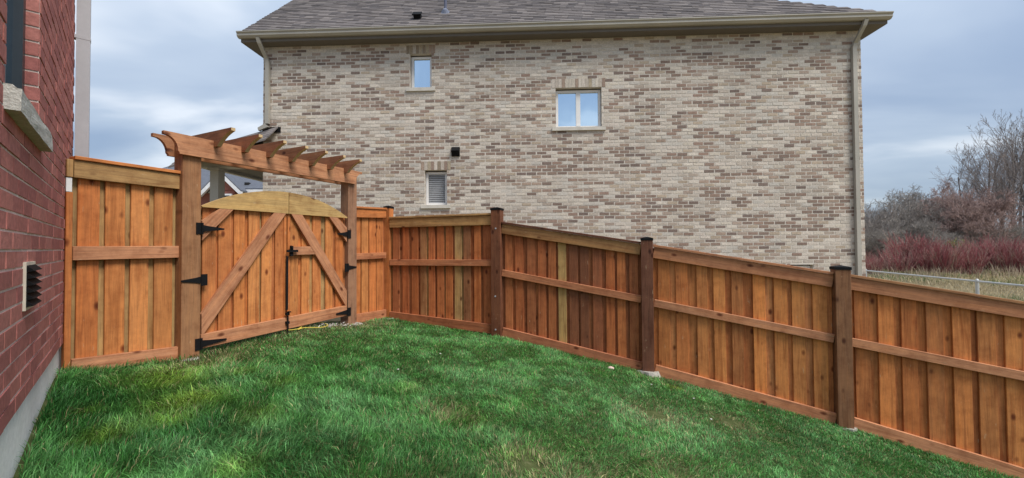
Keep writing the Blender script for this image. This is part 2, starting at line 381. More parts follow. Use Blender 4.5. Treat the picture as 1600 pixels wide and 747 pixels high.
REDS = [(0.40, 0.15, 0.13), (0.42, 0.16, 0.135), (0.365, 0.135, 0.118), (0.44, 0.175, 0.15), (0.33, 0.12, 0.108)]
def tint_red(u, z):
    t = random.choice(REDS); k = random.uniform(0.92, 1.08); return tuple(c * k for c in t)
rects = brick_rects(wu0, wu1, zb, wt, 0.24, bh, 0.012, [opening], shift=0.05)
rects += [(wo0 - .0 + i * 0.08, wo0 + i * 0.08 + 0.071, opening[3], opening[3] + 0.231) for i in range(int((wo1 - wo0) / 0.08))] if False else []
def score_wall(r):
    p = project(WALL.P((r[0] + r[1]) / 2, (r[2] + r[3]) / 2)); 
    if p is None or not (-12 < p[0] < 1600 and -12 < p[1] < 747): return -1
    return 1 / (WALL.P(r[0], r[2]) - EYE).length
lay_bricks(house, WALL, rects, tint_red, 0.105, score_wall, 'brickwork')
# window of our house
rec = -0.105
for k_ in range(200):
    rr_ = -0.02 - k_ * 0.001
    if project(WALL.P(wo1, zsill + .3, rr_))[0] < 39: rec = rr_; break
for k_ in range(int(round((opening[3] - zsill) / bh)) + 1):
    z_ = zsill - .08 + k_ * bh
    if z_ + bh - .012 > opening[3]: break
    m = MB(); m.fbox(WALL, wo1 - .005, wo1 + .05, z_, z_ + bh - .012, rec - .05, -.006, tint_red(0, 0)); m.build('brick', BRICK, house)
win = MB(); fw = 0.07
win.fbox(WALL, wo0, wo1, zsill, zsill + fw, rec - .06, rec); win.fbox(WALL, wo0, wo1, opening[3] - fw, opening[3], rec - .06, rec)
win.fbox(WALL, wo0, wo0 + fw, zsill + fw, opening[3] - fw, rec - .06, rec); win.fbox(WALL, wo1 - fw, wo1 - .006, zsill + fw, opening[3] - fw, rec - .06, rec)
um = (wo0 + wo1) / 2; win.fbox(WALL, um - .03, um + .03, zsill + fw, opening[3] - fw, rec - .055, rec - .01)
w = win.build('window', DARKFR, house)
g = MB(); g.fbox(WALL, wo0 + fw, wo1 - fw, zsill + fw, opening[3] - fw, rec - .05, rec - .035); g.build('pane', GLASS, w)
# rock-faced sill with a broken front
s0 = WALL.px(5, 190)[0]; SP = 0.03
while project(WALL.P(s0, zsill - .05, SP))[0] < 34 and SP < .08: SP += .001
s1 = s0 + .3
while project(WALL.P(s1, zsill - .05, SP))[0] < 83: s1 += .005
bm = bmesh.new(); bmesh.ops.create_cube(bm, size=1); bmesh.ops.subdivide_edges(bm, edges=bm.edges[:], cuts=7, use_grid_fill=True)
for v in bm.verts:
    x, y, z = v.co; u = s0 + (x + .5) * (s1 - s0); o = rec + (y + .5) * (SP - rec); zz = zsill - 0.10 + (z + .5) * 0.10 - (0.012 if z > .4 and y > .3 else 0)
    if y > 0.45: o += 0.005 * (mnoise.noise(Vector((u * 14, zz * 22, 3))) - 0.6 * abs(z) ** 2) ; zz += 0.003 * mnoise.noise(Vector((u * 20, zz * 9, 8)))
    v.co = WALL.P(u, zz, o)
me = bpy.data.meshes.new('window_sill'); bm.to_mesh(me); bm.free(); me.materials.append(ROUGHSTONE); link('window_sill', me, w)
# wall vent with louvres
va, vb = WALL.px(36, 447)[0], WALL.px(51, 440)[0]; vz1, vz0 = WALL.px(36, 410)[1], WALL.px(36, 486)[1]
vent = thing('wall_vent', 'small louvred vent with beige surround on the red brick wall', 'vent', WALL.P((va + vb) / 2, vz0, 0.01))
m = MB(); m.fbox(WALL, va, vb, vz0, vz1, -0.004, 0.009); m.build('surround', BEIGE, vent)
for k in range(6):
    hh = (vz1 - vz0 - 0.03) / 6; z0 = vz0 + 0.015 + k * hh
    m = MB(); n0, n1 = va + 0.009, vb - 0.009
    m.add([WALL.P(n0, z0, 0.0095), WALL.P(n1, z0, 0.0095), WALL.P(n1, z0 + hh * .98, 0.0095), WALL.P(n0, z0 + hh * .98, 0.0095), WALL.P(n0, z0 + hh * .2, 0.034), WALL.P(n1, z0 + hh * .2, 0.034)],
          [(0, 1, 2, 3), (0, 4, 5, 1), (3, 2, 5, 4), (0, 3, 4), (1, 5, 2)]); m.build('louvre', BLACK, vent)
# downspout at the house corner
ds = thing('downspout', 'grey metal downspout at the corner of the red brick house', 'downspout', WALL.P(wu1 - 0.03, 0.5, 0.05))
m = MB(); m.fbox(WALL, wu1 - 0.075, wu1 - 0.01, 0.62, wt - .2, 0.012, 0.098)
pipe = m.build('pipe', DSGREY, ds)
for z in (1.7, 3.3, 4.6):
    m = MB(); m.fbox(WALL, wu1 - 0.077, wu1 - 0.008, z, z + 0.03, -0.002, 0.1005); m.build('strap', DSGREY, ds)

# ------------------------------------------------------------------ timber pieces
_bx = {}
def chamfer_box(L, w, t):
    k = (round(L, 3), round(w, 3), round(t, 3))
    if k in _bx: return _bx[k]
    bm = bmesh.new(); bmesh.ops.create_cube(bm, size=1)
    for v in bm.verts: v.co = Vector((v.co.x * L, v.co.y * t, v.co.z * w))
    bmesh.ops.bevel(bm, geom=bm.edges[:], offset=min(0.003, t / 5), segments=1, affect='EDGES')
    me = bpy.data.meshes.new('plank'); bm.to_mesh(me); bm.free(); me.materials.append(WOOD); _bx[k] = me; return me
def plank(name, parent, F, a, b, w, o0, o1, c, jit=0.06):
    """timber with centre line a->b in frame (u,z), in-plane width w, from o0 to o1 out of the plane; grain along local X"""
    A, B = F.P(a[0], a[1], (o0 + o1) / 2), F.P(b[0], b[1], (o0 + o1) / 2)
    X = (B - A).normalized(); Z = X.cross(F.N).normalized(); mw = Matrix((X, F.N, Z)).transposed().to_4x4(); mw.translation = (A + B) / 2
    k = random.uniform(1 - jit, 1 + jit); h = random.uniform(-jit * .4, jit * .4)
    return link(name, chamfer_box((B - A).length, w, o1 - o0), parent, mw, (c[0] * k * (1 + h), c[1] * k, c[2] * k * (1 - h)))
def shaped(name, parent, F, poly, o0, o1, c, axis=(1, 0), pale=()):
    """flat timber with outline poly (u,z) in the frame; local X along axis"""
    cu = sum(p[0] for p in poly) / len(poly); cz = sum(p[1] for p in poly) / len(poly)
    X = (F.U * axis[0] + Vector((0, 0, axis[1]))).normalized(); Z = X.cross(F.N).normalized()
    mw = Matrix((X, F.N, Z)).transposed().to_4x4(); mw.translation = F.P(cu, cz, (o0 + o1) / 2); inv = mw.inverted(); n = len(poly)
    vs = [inv @ F.P(u, z, o0) for u, z in poly] + [inv @ F.P(u, z, o1) for u, z in poly]
    me = bpy.data.meshes.new(name); me.from_pydata(vs, [], [tuple(range(n)), tuple(range(2 * n - 1, n - 1, -1))] + [(i, i + n, (i + 1) % n + n, (i + 1) % n) for i in range(n)])
    bm = bmesh.new(); bm.from_mesh(me); bmesh.ops.recalc_face_normals(bm, faces=bm.faces); bm.to_mesh(me); bm.free()
    me.materials.append(WOOD); me.materials.append(CUTWOOD)
    for i in pale: me.polygons[2 + i].material_index = 1
    return link(name, me, parent, mw, c)
ORANGE = (0.52, 0.195, 0.060); ORANGE2 = (0.45, 0.155, 0.048); RUST = (0.33, 0.105, 0.04); DARKB = (0.125, 0.044, 0.019); OLIVE = (0.37, 0.215, 0.088)
PALE = (0.43, 0.28, 0.115); RAILC = (0.43, 0.20, 0.105); POSTC = (0.28, 0.138, 0.066); RAILR = (0.41, 0.165, 0.08)
def board_run(parent, F, u0, u1, bot, top, o_front, palette, back_palette, pitch, bw=0.14, special=None):
    """board-on-board infill: proud boards and recessed boards behind the gaps"""
    n = max(1, round((u1 - u0) / pitch)); gaps = [random.uniform(.6, 1.4) for _ in range(n + 1)]; gaps[0] *= .5; gaps[-1] *= .5
    ws = [bw + random.uniform(-.012, .006) for _ in range(n)]; k = (u1 - u0 - sum(ws)) / sum(gaps); x = u0; edges = []
    if k < 0.012: f = (u1 - u0 - .014 * sum(gaps)) / sum(ws); ws = [w * f for w in ws]; k = .014
    for i in range(n):
        ga = x; x += gaps[i] * k; edges.append((ga, x)); c = x + ws[i] / 2; x += ws[i]
        colr = random.choice(palette)
        if special and i in special: colr = special[i]
        wob = random.uniform(-.003, .003); d_ = random.uniform(-.004, .003)
        plank('board', parent, F, (c - wob, bot(c)), (c + wob, top(c)), ws[i], o_front - 0.019 + d_, o_front + d_, colr, 0.17)
    edges.append((x, u1))
    for ga, gb in edges:
        a, b = max(ga - .03, u0 - .03), min(gb + .03, u1 + .03); c = (a + b) / 2
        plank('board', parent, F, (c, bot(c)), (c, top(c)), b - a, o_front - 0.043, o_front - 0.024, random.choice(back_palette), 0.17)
def lin(u0, z0, u1, z1): return lambda u: z0 + (z1 - z0) * (u - u0) / (u1 - u0)

# ------------------------------------------------------------------ left fence section (house to gate post)
def fence_section(t, F, u0, u1, top0, top1, bot0, bot1, mid0, mid1, palette, backp, pitch, trc, mrc, krc, th=0.135, mh=0.09, kh=0.13, cap=True, special=None, capc=None, bw=0.14):
    top, bot, mid = lin(u0, top0, u1, top1), lin(u0, bot0, u1, bot1), lin(u0, mid0, u1, mid1)
    board_run(t, F, u0 + .012, u1 - .012, lambda u: bot(u) + 0.03, lambda u: top(u) - 0.04, -0.040, palette, backp, pitch, bw=bw, special=special)
    if cap:
        plank('cap_rail', t, F, (u0 + .002, top0 - .014), (u1 - .002, top1 - .014), 0.028, -0.095, 0.018, capc or trc, 0.05)
        d = 0.030
    else: d = 0
    plank('top_rail', t, F, (u0 + .003, top0 - d - th / 2), (u1 - .003, top1 - d - th / 2), th, -0.038, 0.0, trc, 0.05)
    plank('middle_rail', t, F, (u0 + .003, mid0), (u1 - .003, mid1), mh, -0.038, 0.0, mrc, 0.05)
    plank('kickboard', t, F, (u0 + .003, bot0 + kh / 2), (u1 - .003, bot1 + kh / 2), kh, -0.038, 0.0, krc, 0.05)
lp = thing('fence_section', 'short orange-stained fence section between the red brick house and the gate arbor post', 'fence', GATE.P(0.4, GATE.px(200, 575)[1], -0.03))
ua, ub = GATE.px(113, 400)[0], GATE.px(282, 400)[0]
gz = lambda x, y: GATE.px(x, y)[1]
fence_section(lp, GATE, ua, ub, gz(113, 243), gz(282, 267.5), gz(118, 585), gz(284, 561), gz(113, 396), gz(282, 393.5), [ORANGE, ORANGE, ORANGE2], [OLIVE, OLIVE, (0.30, .19, .08)], 0.195, OLIVE, RAILC, (0.50, 0.23, 0.12), th=0.14, mh=0.11, kh=0.12, capc=ORANGE)
uw = GATE.px(101.5, 400)[0]
plank('wall_post', lp, GATE, ((uw + ua) / 2, gz(105, 585)), ((uw + ua) / 2, gz(105, 300)), ua - uw - .003, -0.05, 0.004, ORANGE2)
plank('wall_block', lp, GATE, ((uw + ua) / 2, gz(105, 276)), ((uw + ua) / 2, gz(105, 248)), ua - uw - .003, -0.05, 0.004, OLIVE)
m = MB(); m.fbox(GATE, uw + .002, ua - .006, gz(105, 299), gz(105, 277), -0.045, -0.004); m.build('spacer', VINYL, lp)

# ------------------------------------------------------------------ arbor over the gate
PF, PB = 0.05, -0.095      # post front and back offsets
arb = thing('gate_arbor', 'brown timber arbor with seven shaped rafters spanning the double gate', 'arbor', GATE.P(GATE.px(430, 500)[0], gz(430, 525), 0))
pl0, pl1 = GATE.px(284, 400, PF)[0], GATE.px(313.5, 400, PF)[0]
pr1 = GATE.px(557.5, 400, PF)[0]; pr0 = pr1 - 0.15
zbt = (GATE.px(315, 243, .09)[1] + GATE.px(545, 288, .09)[1]) / 2; ztp = zbt + 0.184
zgl, zgr = GATE.px(300, 563, PF)[1], GATE.px(550, 509, PF)[1]
for a, b, zg in ((pl0, pl1, zgl), (pr0, pr1, zgr)):
    plank('post', arb, GATE, ((a + b) / 2, zg - .12), ((a + b) / 2, ztp - 0.012), b - a, PB, PF, POSTC if a == pl0 else (0.27, 0.145, 0.088), 0.02)
bl_, br_ = GATE.px(256, 205, .09)[0], GATE.px(566, 265, .09)[0]
def rafter_tail(u_tip, s, z0, z1):   # long tapering tail
    h = z1 - z0; P = [(u_tip, z1), (u_tip, z1 - 0.028)]
    for k in range(1, 9):
        a = k / 8; P.append((u_tip + s * 0.215 * a, z1 - 0.028 - (h - 0.040) * (0.45 * a + 0.55 * a ** 2.4)))
    P.append((u_tip + s * 0.225, z0)); return P
def tail(u_tip, s, z0, z1):      # concave ogee tail, from tip inward (s=+1: material lies at larger u)
    h = z1 - z0; P = [(u_tip, z1), (u_tip, z1 - 0.030)]
    for k in range(1, 8):
        a = k / 7 * math.pi / 2; P.append((u_tip + s * (0.10 * math.sin(a) + 0.012), z1 - 0.030 - (h - 0.055) * (1 - math.cos(a))))
    P.append((u_tip + s * 0.122, z0 + 0.012)); P.append((u_tip + s * 0.125, z0)); return P
def beam_poly(a, b, z0, z1):
    return tail(a, 1, z0, z1) + list(reversed(tail(b, -1, z0, z1)))
raf_u = [GATE.px(x, 235, .09)[0] for x in (337, 379, 421, 457, 487, 514, 539)]
raf_u = [raf_u[0] + (raf_u[-1] - raf_u[0]) * k / 6 for k in range(7)]
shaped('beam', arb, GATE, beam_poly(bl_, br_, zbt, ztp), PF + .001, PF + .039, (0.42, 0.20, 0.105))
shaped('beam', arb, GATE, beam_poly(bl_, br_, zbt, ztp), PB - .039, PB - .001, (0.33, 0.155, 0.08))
for u in raf_u:
    RF = Frame(GATE.P(u, 0, 0), GATE.P(u, 0, 0) + GATE.N); RF.O = GATE.P(u, 0, 0); RF.U = GATE.N.copy(); RF.N = -GATE.U
    z0 = ztp - 0.060; z1 = z0 + 0.155; f0, f1 = -0.42, 0.375
    poly = rafter_tail(f0, 1, z0, z1) + list(reversed(rafter_tail(f1, -1, z0, z1)))
    shaped('rafter', arb, RF, poly, -0.019, 0.019, (0.29 * random.uniform(.9, 1.1), 0.125, 0.062), pale=list(range(0, 10)) + list(range(len(poly) - 11, len(poly) - 1)))
    bu = MB()
footing_n = 0
def footing(F, u, z, o, r, label):
    m = MB(); n = 14; ring = []
    c = F.P(u, z, o); vs = []; fs = []
    for lvl, (dzv, rr) in enumerate(((-0.15, 1.0), (0.0, 1.0), (0.022, 0.82))):
        for k in range(n):
            a = 2 * math.pi * k / n; q = rr * r * (1 + 0.5 * mnoise.noise(Vector((c.x + 2 * math.cos(a), c.y + 2 * math.sin(a), 0.7)))); dzv = dzv + .012 * mnoise.noise(Vector((c.x * 3 + 3 * math.cos(a), c.y + 3 * math.sin(a), lvl))); vs.append(c + Vector((math.cos(a) * q, math.sin(a) * q, dzv)))
    for l in range(2):
        for k in range(n): fs.append((l * n + k, l * n + (k + 1) % n, (l + 1) * n + (k + 1) % n, (l + 1) * n + k))
    fs.append(tuple(2 * n + k for k in range(n))); m.add(vs, fs)
    o_ = m.build('concrete_footing', FOOT, None); o_['label'] = label; o_['category'] = 'footing'; o_['group'] = 'concrete post footings'
footing(GATE, (pl0 + pl1) / 2, zgl + .004, -0.0, 0.13, 'concrete footing at the base of the arbor post by the short fence section')
footing(GATE, (pr0 + pr1) / 2, zgr + .004, 0.0, 0.15, 'concrete footing at the base of the far arbor post next to the gravel')

# ------------------------------------------------------------------ double gate
GO = 0.046   # front face of the gate leaves
gl0 = pl1 + 0.012; gr1 = pr0 - 0.012; gm = (GATE.px(449, 420, GO)[0] + GATE.px(453, 420, GO)[0]) / 2
zg_ = lambda x, y: GATE.px(x, y, GO)[1]
zab = (zg_(318, 322) + zg_(447, 332) + zg_(540, 343)) / 3; zpk = zg_(450, 300.5)
bot = lin(gl0, zg_(320, 544), gr1, zg_(540, 493.5))
def arch_z(u):
    h = (gr1 - gl0) / 2; c = (gl0 + gr1) / 2; s = zpk - zab - 0.012; R = (h * h + s * s) / (2 * s); return zab + 0.012 + math.sqrt(max(R * R - (u - c) ** 2, 0)) - (R - s)
def gate_leaf(label, a, b, mirror):
    t = thing('gate_leaf', label, 'gate', GATE.P((a + b) / 2, bot((a + b) / 2), 0)); f = GO - 0.038
    board_run(t, GATE, a + .006, b - .006, lambda u: bot(u) + 0.02, lambda u: zab + 0.02, f - 0.001, [ORANGE, ORANGE, ORANGE2], [ORANGE2, (.38, .13, .045), OLIVE], 0.155, bw=0.118)
    us = [a + (b - a) * k / 16 for k in range(17)]
    shaped('arch_board', t, GATE, [(a, zab), (b, zab)] + [(u, arch_z(u)) for u in reversed(us)], f, GO, PALE)
    # kickboard follows the bottom edge
    plank('kickboard', t, GATE, (a + .002, bot(a) + .068), (b - .002, bot(b) + .068), 0.136, f, GO, RAILC, .03)
    k = -1 if mirror else 1; hin, mee = (b, a) if mirror else (a, b)
    # long brace from hinge bottom to meeting top, clipped to the leaf
    w = 0.125
    z0, z1 = bot(hin) + 0.138, zab - 0.002
    shaped('brace', t, GATE, [(hin + k * .004, z0), (hin + k * .004 + k * 0.02, z0), (mee - k * 0.03, z1), (mee - k * (0.03 + w * 1.15), z1), (hin + k * .004, z0 + w * 1.55)], f + .001, GO - .001, RAILC, (mee - hin, z1 - z0))
    shaped('corner_brace', t, GATE, [(hin + k * .004, z1 - 0.32), (hin + k * .004, z1 - 0.13), (hin + k * 0.16, z1), (hin + k * 0.29, z1)], f + .002, GO - .002, RAILC, (k * .29, .32))
    plank('stile', t, GATE, (mee - k * 0.020, bot(mee) + .14), (mee - k * 0.020, z1), 0.034, f - .018, f + .010, ORANGE2)
    return t, f
leafA, fA = gate_leaf('orange-stained gate leaf with long diagonal brace, hinged on the post beside the short fence section', gl0, gm - .004, False)
leafB, fB = gate_leaf('orange-stained gate leaf with latch block, hinged on the far arbor post', gm + .004, gr1, True)
zl = zg_(470, 392); plank('latch_block', leafB, GATE, (gm + .036, zl), (gm + .40, zl + .004), 0.10, fB + .0015, GO - .004, RAILC)
def hinge(parent, post_u, leaf_sign, z, L, flip=False):
    o = GO + 0.004; o1 = o + 0.008; m = MB(); s = leaf_sign
    if flip: s = -s
    m.fbox(GATE, min(post_u, post_u - s * 0.05), max(post_u, post_u - s * 0.05), z - 0.055, z + 0.055, o, o1)
    m.prism(GATE, [(post_u, z - .035), (post_u + s * L * .3, z - .024), (post_u + s * L, z - .008), (post_u + s * L, z + .008), (post_u + s * L * .3, z + .024), (post_u, z + .035)], o, o1)
    m.tube([GATE.P(post_u, z - .055, o1 + .002), GATE.P(post_u, z + .055, o1 + .002)], 0.010, 8)
    h = m.build('hinge', BLACK, parent)
for y, L, fl in ((357, 0.20, False), (437.5, 0.17, True), (537, 0.23, False)):
    hinge(leafA, gl0 - .004, 1, GATE.px(315, y, GO)[1], L, fl)
for y, L, fl in ((366, 0.17, False), (418, 0.15, True), (487, 0.19, False)):
    hinge(leafB, gr1 + .004, -1, GATE.px(545, y, GO)[1], L, fl)
m = MB(); zt, zb_ = zg_(452, 489), zg_(451, 529)
m.tube([GATE.P(gm - .02, zt + .02, GO + .018), GATE.P(gm - .02, zb_, GO + .018)], 0.008, 8); m.tube([GATE.P(gm - .02, zt + .02, GO + .018), GATE.P(gm - .02, zt + .02, GO + .07)], 0.007, 6)
m.fbox(GATE, gm - .042, gm - .006, zt - .12, zt - .09, GO, GO + .03); m.fbox(GATE, gm - .042, gm - .006, zt - .02, zt + .01, GO, GO + .03); m.build('drop_bolt', BLACK, leafA)
m = MB(); m.fbox(GATE, gm + .012, gm + .05, zl - .06, zl + .06, GO, GO + .014); m.fbox(GATE, gm - .04, gm + .10, zl - .014, zl + .014, GO + .0141, GO + .03)
m.tube([GATE.P(gm + .02, zl + .02, GO + .03), GATE.P(gm - .01, zl + .06, GO + .05)], .008, 6); m.build('latch', BLACK, leafB)
m = MB(); m.fbox(GATE, gm - .034, gm - .010, zg_(450, 484), zl - .06, GO + .001, GO + .008); m.build('latch_strip', BLACK, leafA)

# ------------------------------------------------------------------ short section, corner and the long side fence
sp = thing('fence_section', 'narrow fence section between the far arbor post and the fence corner', 'fence', GATE.P(GATE.px(580, 500)[0], gz(580, 502), 0))
ua, ub = pr1 + .002, GATE.px(604, 400)[0]
fence_section(sp, GATE, ua, ub, gz(560, 323), gz(604, 325), gz(560, 505), gz(604, 497), gz(560, 401), gz(604, 399), [ORANGE, ORANGE, ORANGE2], [ORANGE2, RUST], 0.165, ORANGE2, RAILR, RAILR, th=0.125, mh=0.09, kh=0.13)
lf = thing('side_fence', 'long stepped brown board fence with black post caps sloping down along the lawn', 'fence', FENCE.P(3.5, FENCE.px(1012, 584)[1], 0))
fz = lambda x, y: FENCE.px(x, y)[1]; fu = lambda x, o=0.0: FENCE.px(x, 450, o)[0]
POST = 0.14
def fence_post(xc, ytop, ybot, size=POST, cc=POSTC, o1=0.045):
    u = fu(xc, o1); zt = FENCE.px(xc, ytop, o1)[1]; zb2 = FENCE.px(xc, ybot, o1)[1]
    p = plank('post', lf, FENCE, (u, zb2 - .15), (u, zt - .012), size, o1 - size, o1, cc, .05)
    m = MB(); e = .005; m.fbox(FENCE, u - size / 2 - e, u + size / 2 + e, zt - .028, zt, o1 - size - e, o1 + e); 
    m.add([FENCE.P(u - size / 2 - e, zt + .0005, o1 - size - e), FENCE.P(u + size / 2 + e, zt + .0005, o1 - size - e), FENCE.P(u + size / 2 + e, zt + .0005, o1 + e), FENCE.P(u - size / 2 - e, zt + .0005, o1 + e), FENCE.P(u, zt + .02, o1 - size / 2)], [(0, 1, 4), (1, 2, 4), (2, 3, 4), (3, 0, 4), (3, 2, 1, 0)])
    m.build('post_cap', BLACK, p); return u
uc = fence_post(604, 322.5, 498, 0.105, ORANGE2, -0.01)
u1_ = fence_post(774.5, 325, 526, cc=(0.16, 0.062, 0.032))
u2_ = fence_post(1011.5, 372, 584, cc=(0.15, 0.06, 0.035))
u3_ = fence_post(1318, 417.5, 668, cc=(0.21, 0.098, 0.048))
u4_ = u3_ + (u3_ - u2_)
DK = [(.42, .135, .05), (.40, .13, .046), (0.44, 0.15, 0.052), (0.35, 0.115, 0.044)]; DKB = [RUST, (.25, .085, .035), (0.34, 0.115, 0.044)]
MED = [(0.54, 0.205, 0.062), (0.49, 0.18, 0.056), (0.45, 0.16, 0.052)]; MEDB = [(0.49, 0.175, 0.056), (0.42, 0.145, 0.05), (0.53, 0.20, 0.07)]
h = POST / 2 + .002
def zat(pts, u):   # heights given at two pixels, extended linearly along u
    (xa, ya), (xb, yb) = pts; ua_, za_ = FENCE.px(xa, ya); ub_, zb_ = FENCE.px(xb, yb); return za_ + (zb_ - za_) * (u - ua_) / (ub_ - ua_)
def panel(ua, ub, top, bot_, mid, **k):
    fence_section(lf, FENCE, ua, ub, zat(top, ua), zat(top, ub), zat(bot_, ua), zat(bot_, ub), zat(mid, ua), zat(mid, ub), **k)
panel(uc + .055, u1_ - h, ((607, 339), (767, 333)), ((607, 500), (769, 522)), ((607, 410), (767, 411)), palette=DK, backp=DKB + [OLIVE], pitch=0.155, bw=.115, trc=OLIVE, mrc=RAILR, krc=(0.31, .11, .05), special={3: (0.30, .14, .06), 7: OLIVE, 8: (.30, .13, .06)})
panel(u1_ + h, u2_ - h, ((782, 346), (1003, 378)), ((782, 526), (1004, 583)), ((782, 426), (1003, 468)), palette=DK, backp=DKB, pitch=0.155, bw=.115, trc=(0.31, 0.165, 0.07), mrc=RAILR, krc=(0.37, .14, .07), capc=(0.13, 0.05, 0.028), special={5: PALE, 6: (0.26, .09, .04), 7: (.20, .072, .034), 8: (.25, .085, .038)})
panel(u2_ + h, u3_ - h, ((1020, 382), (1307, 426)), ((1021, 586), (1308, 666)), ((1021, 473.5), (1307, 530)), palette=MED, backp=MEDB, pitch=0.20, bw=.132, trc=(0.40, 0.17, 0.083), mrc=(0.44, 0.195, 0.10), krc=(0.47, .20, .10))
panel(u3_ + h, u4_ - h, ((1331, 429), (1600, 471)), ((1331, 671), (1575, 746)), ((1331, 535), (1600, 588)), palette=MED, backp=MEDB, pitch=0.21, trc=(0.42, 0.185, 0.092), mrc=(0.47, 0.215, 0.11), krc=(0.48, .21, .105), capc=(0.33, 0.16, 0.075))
zt4 = zat(((1331, 429), (1600, 471)), u4_); p4 = FENCE.P(u4_, zt4 + .05, .045)
plank('post', lf, FENCE, (u4_, zt4 - 2.0), (u4_, zt4 + .06), POST, .045 - POST, .045, POSTC)
fence_section(lf, FENCE, u4_ + h, u4_ + 2.0, zt4 - .1, zt4 - .45, zt4 - 1.82, zt4 - 2.15, zt4 - .85, zt4 - 1.18, palette=MED, backp=MEDB, pitch=0.22, trc=RAILR, mrc=RAILR, krc=RAILR)
for xx, yy, lab, r in ((1012, 586, 'chipped concrete footing under the dark fence post midway along the side fence', .14), (1319, 670, 'concrete footing under the lighter drip-stained fence post', .11), (604, 499, 'thin concrete footing at the fence corner post', .10)):
    u, z = FENCE.px(xx, yy, .04); footing(FENCE, u, z + .006, -0.005, r, lab)
# bolt heads and pale drips on posts
for xx, yy in ((774.5, 357), (774, 463), (774.5, 515)):
    u, z = FENCE.px(xx, yy, .045); m = MB(); m.tube([FENCE.P(u, z, .044), FENCE.P(u, z, .052)], .011, 8); m.build('bolt', GALV, lf)

# ------------------------------------------------------------------ neighbour's house
nb = thing('brick_house', 'large two-storey pale mottled brick house with grey shingle roof behind the fence', 'house', FAC.P(7, h1(*FAC.P(7, 0).xy), -4))
FL = FAC.len; qz = lambda x, y, o=0.0: FAC.px(x, y, o)[1]; qu = lambda x, o=0.0: FAC.px(x, 200, o)[0]
zw = (qz(500, 75) + qz(1200, 55)) / 2 + 0.06; zbase = -1.2
OH = 0.34
wins = []
def win_rect(x0, x1, y0, y1):
    a, z1 = FAC.px(x0, y0); b, z0 = FAC.px(x1, y1); return (a, b, z0, z1)
W1 = win_rect(640.5, 674.5, 84.5, 137); W2 = win_rect(868, 940.5, 137.5, 198); W3 = win_rect(663.5, 698.5, 266, 320); W4 = win_rect(1235, 1272, 413.5, 440)
OPEN = [W1, W2, W3, W4]
SHT = 0.215
zq0 = zw - math.ceil((zw + 0.6) / 0.08) * 0.08
lint = [(w[0] - .09, w[1] + .09, w[3], w[3] + SHT) for w in OPEN[:3]]
sills = [(w[0] - .09, w[1] + .09, w[2] - .085, w[2]) for w in OPEN[:3]]
slab_with_holes(FAC, 0.001, FL - .001, zbase, zw, -0.30, -0.0045, OPEN).build('wall', MORTAR_N, nb)
PALES = [(0.515, 0.455, 0.395), (0.47, 0.42, 0.365), (0.53, 0.475, 0.41), (0.43, 0.375, 0.32), (0.50, 0.445, 0.375), (0.46, 0.425, 0.38)]; DRKS = [(0.235, 0.17, 0.137), (0.20, 0.146, 0.12), (0.275, 0.20, 0.16), (0.18, 0.136, 0.117), (0.265, 0.185, 0.148), (0.32, 0.24, 0.19)]
_last = [0]
def tint_nb(u, z):
    # dark bricks come in short runs and loose clusters
    cl = mnoise.noise(Vector((u * 0.9, z * 3.2, 4.2))); p = 0.26 + 0.26 * cl
    if _last[0]: p += 0.20
    d = random.random() < p; _last[0] = d
    t = random.choice(DRKS) if d else (random.choice(PALES) if random.random() < .74 else random.choice([(0.36, 0.30, 0.25), (0.33, 0.26, 0.215), (0.38, 0.31, 0.24)])); k = random.uniform(.93, 1.07); return tuple(c * k for c in t)
rects = brick_rects(0, FL, zq0, zw, 0.24, 0.08, 0.026, OPEN + lint + sills, jz=0.021)
def fence_y(x):
    for (xa, ya), (xb, yb) in (((300, 300), (560, 300)), ((560, 322), (775, 330)), ((775, 345), (1012, 378)), ((1012, 381), (1318, 427)), ((1318, 427), (1600, 470))):
        if xa <= x <= xb: return ya + (yb - ya) * (x - xa) / (xb - xa)
    return 0
def score_nb(r):
    p = project(FAC.P((r[0] + r[1]) / 2, (r[2] + r[3]) / 2))
    if p is None or r[1] - r[0] < .2 or p[1] > fence_y(p[0]) - 4 or p[1] < 60: return -1
    return 1 / (FAC.P((r[0] + r[1]) / 2, (r[2] + r[3]) / 2) - EYE).dot(Fw)
lay_bricks(nb, FAC, rects, tint_nb, 0.09, score_nb, 'brickwork')
for l in lint:      # soldier courses over the windows
    n = round((l[1] - l[0]) / 0.08); w = (l[1] - l[0]) / n
    for k in range(n):
        m = MB(); t = random.choice(DRKS[2:3] + DRKS[-1:] * 2 + PALES + [(0.36, .30, .22), (.30, .245, .18), (.25, .20, .15)]); m.fbox(FAC, l[0] + k * w + .004, l[0] + (k + 1) * w - .004, l[2] + .004, l[3] - .008, -.09, random.uniform(0.0, .004), t); m.build('soldier_brick', BRICK, nb)
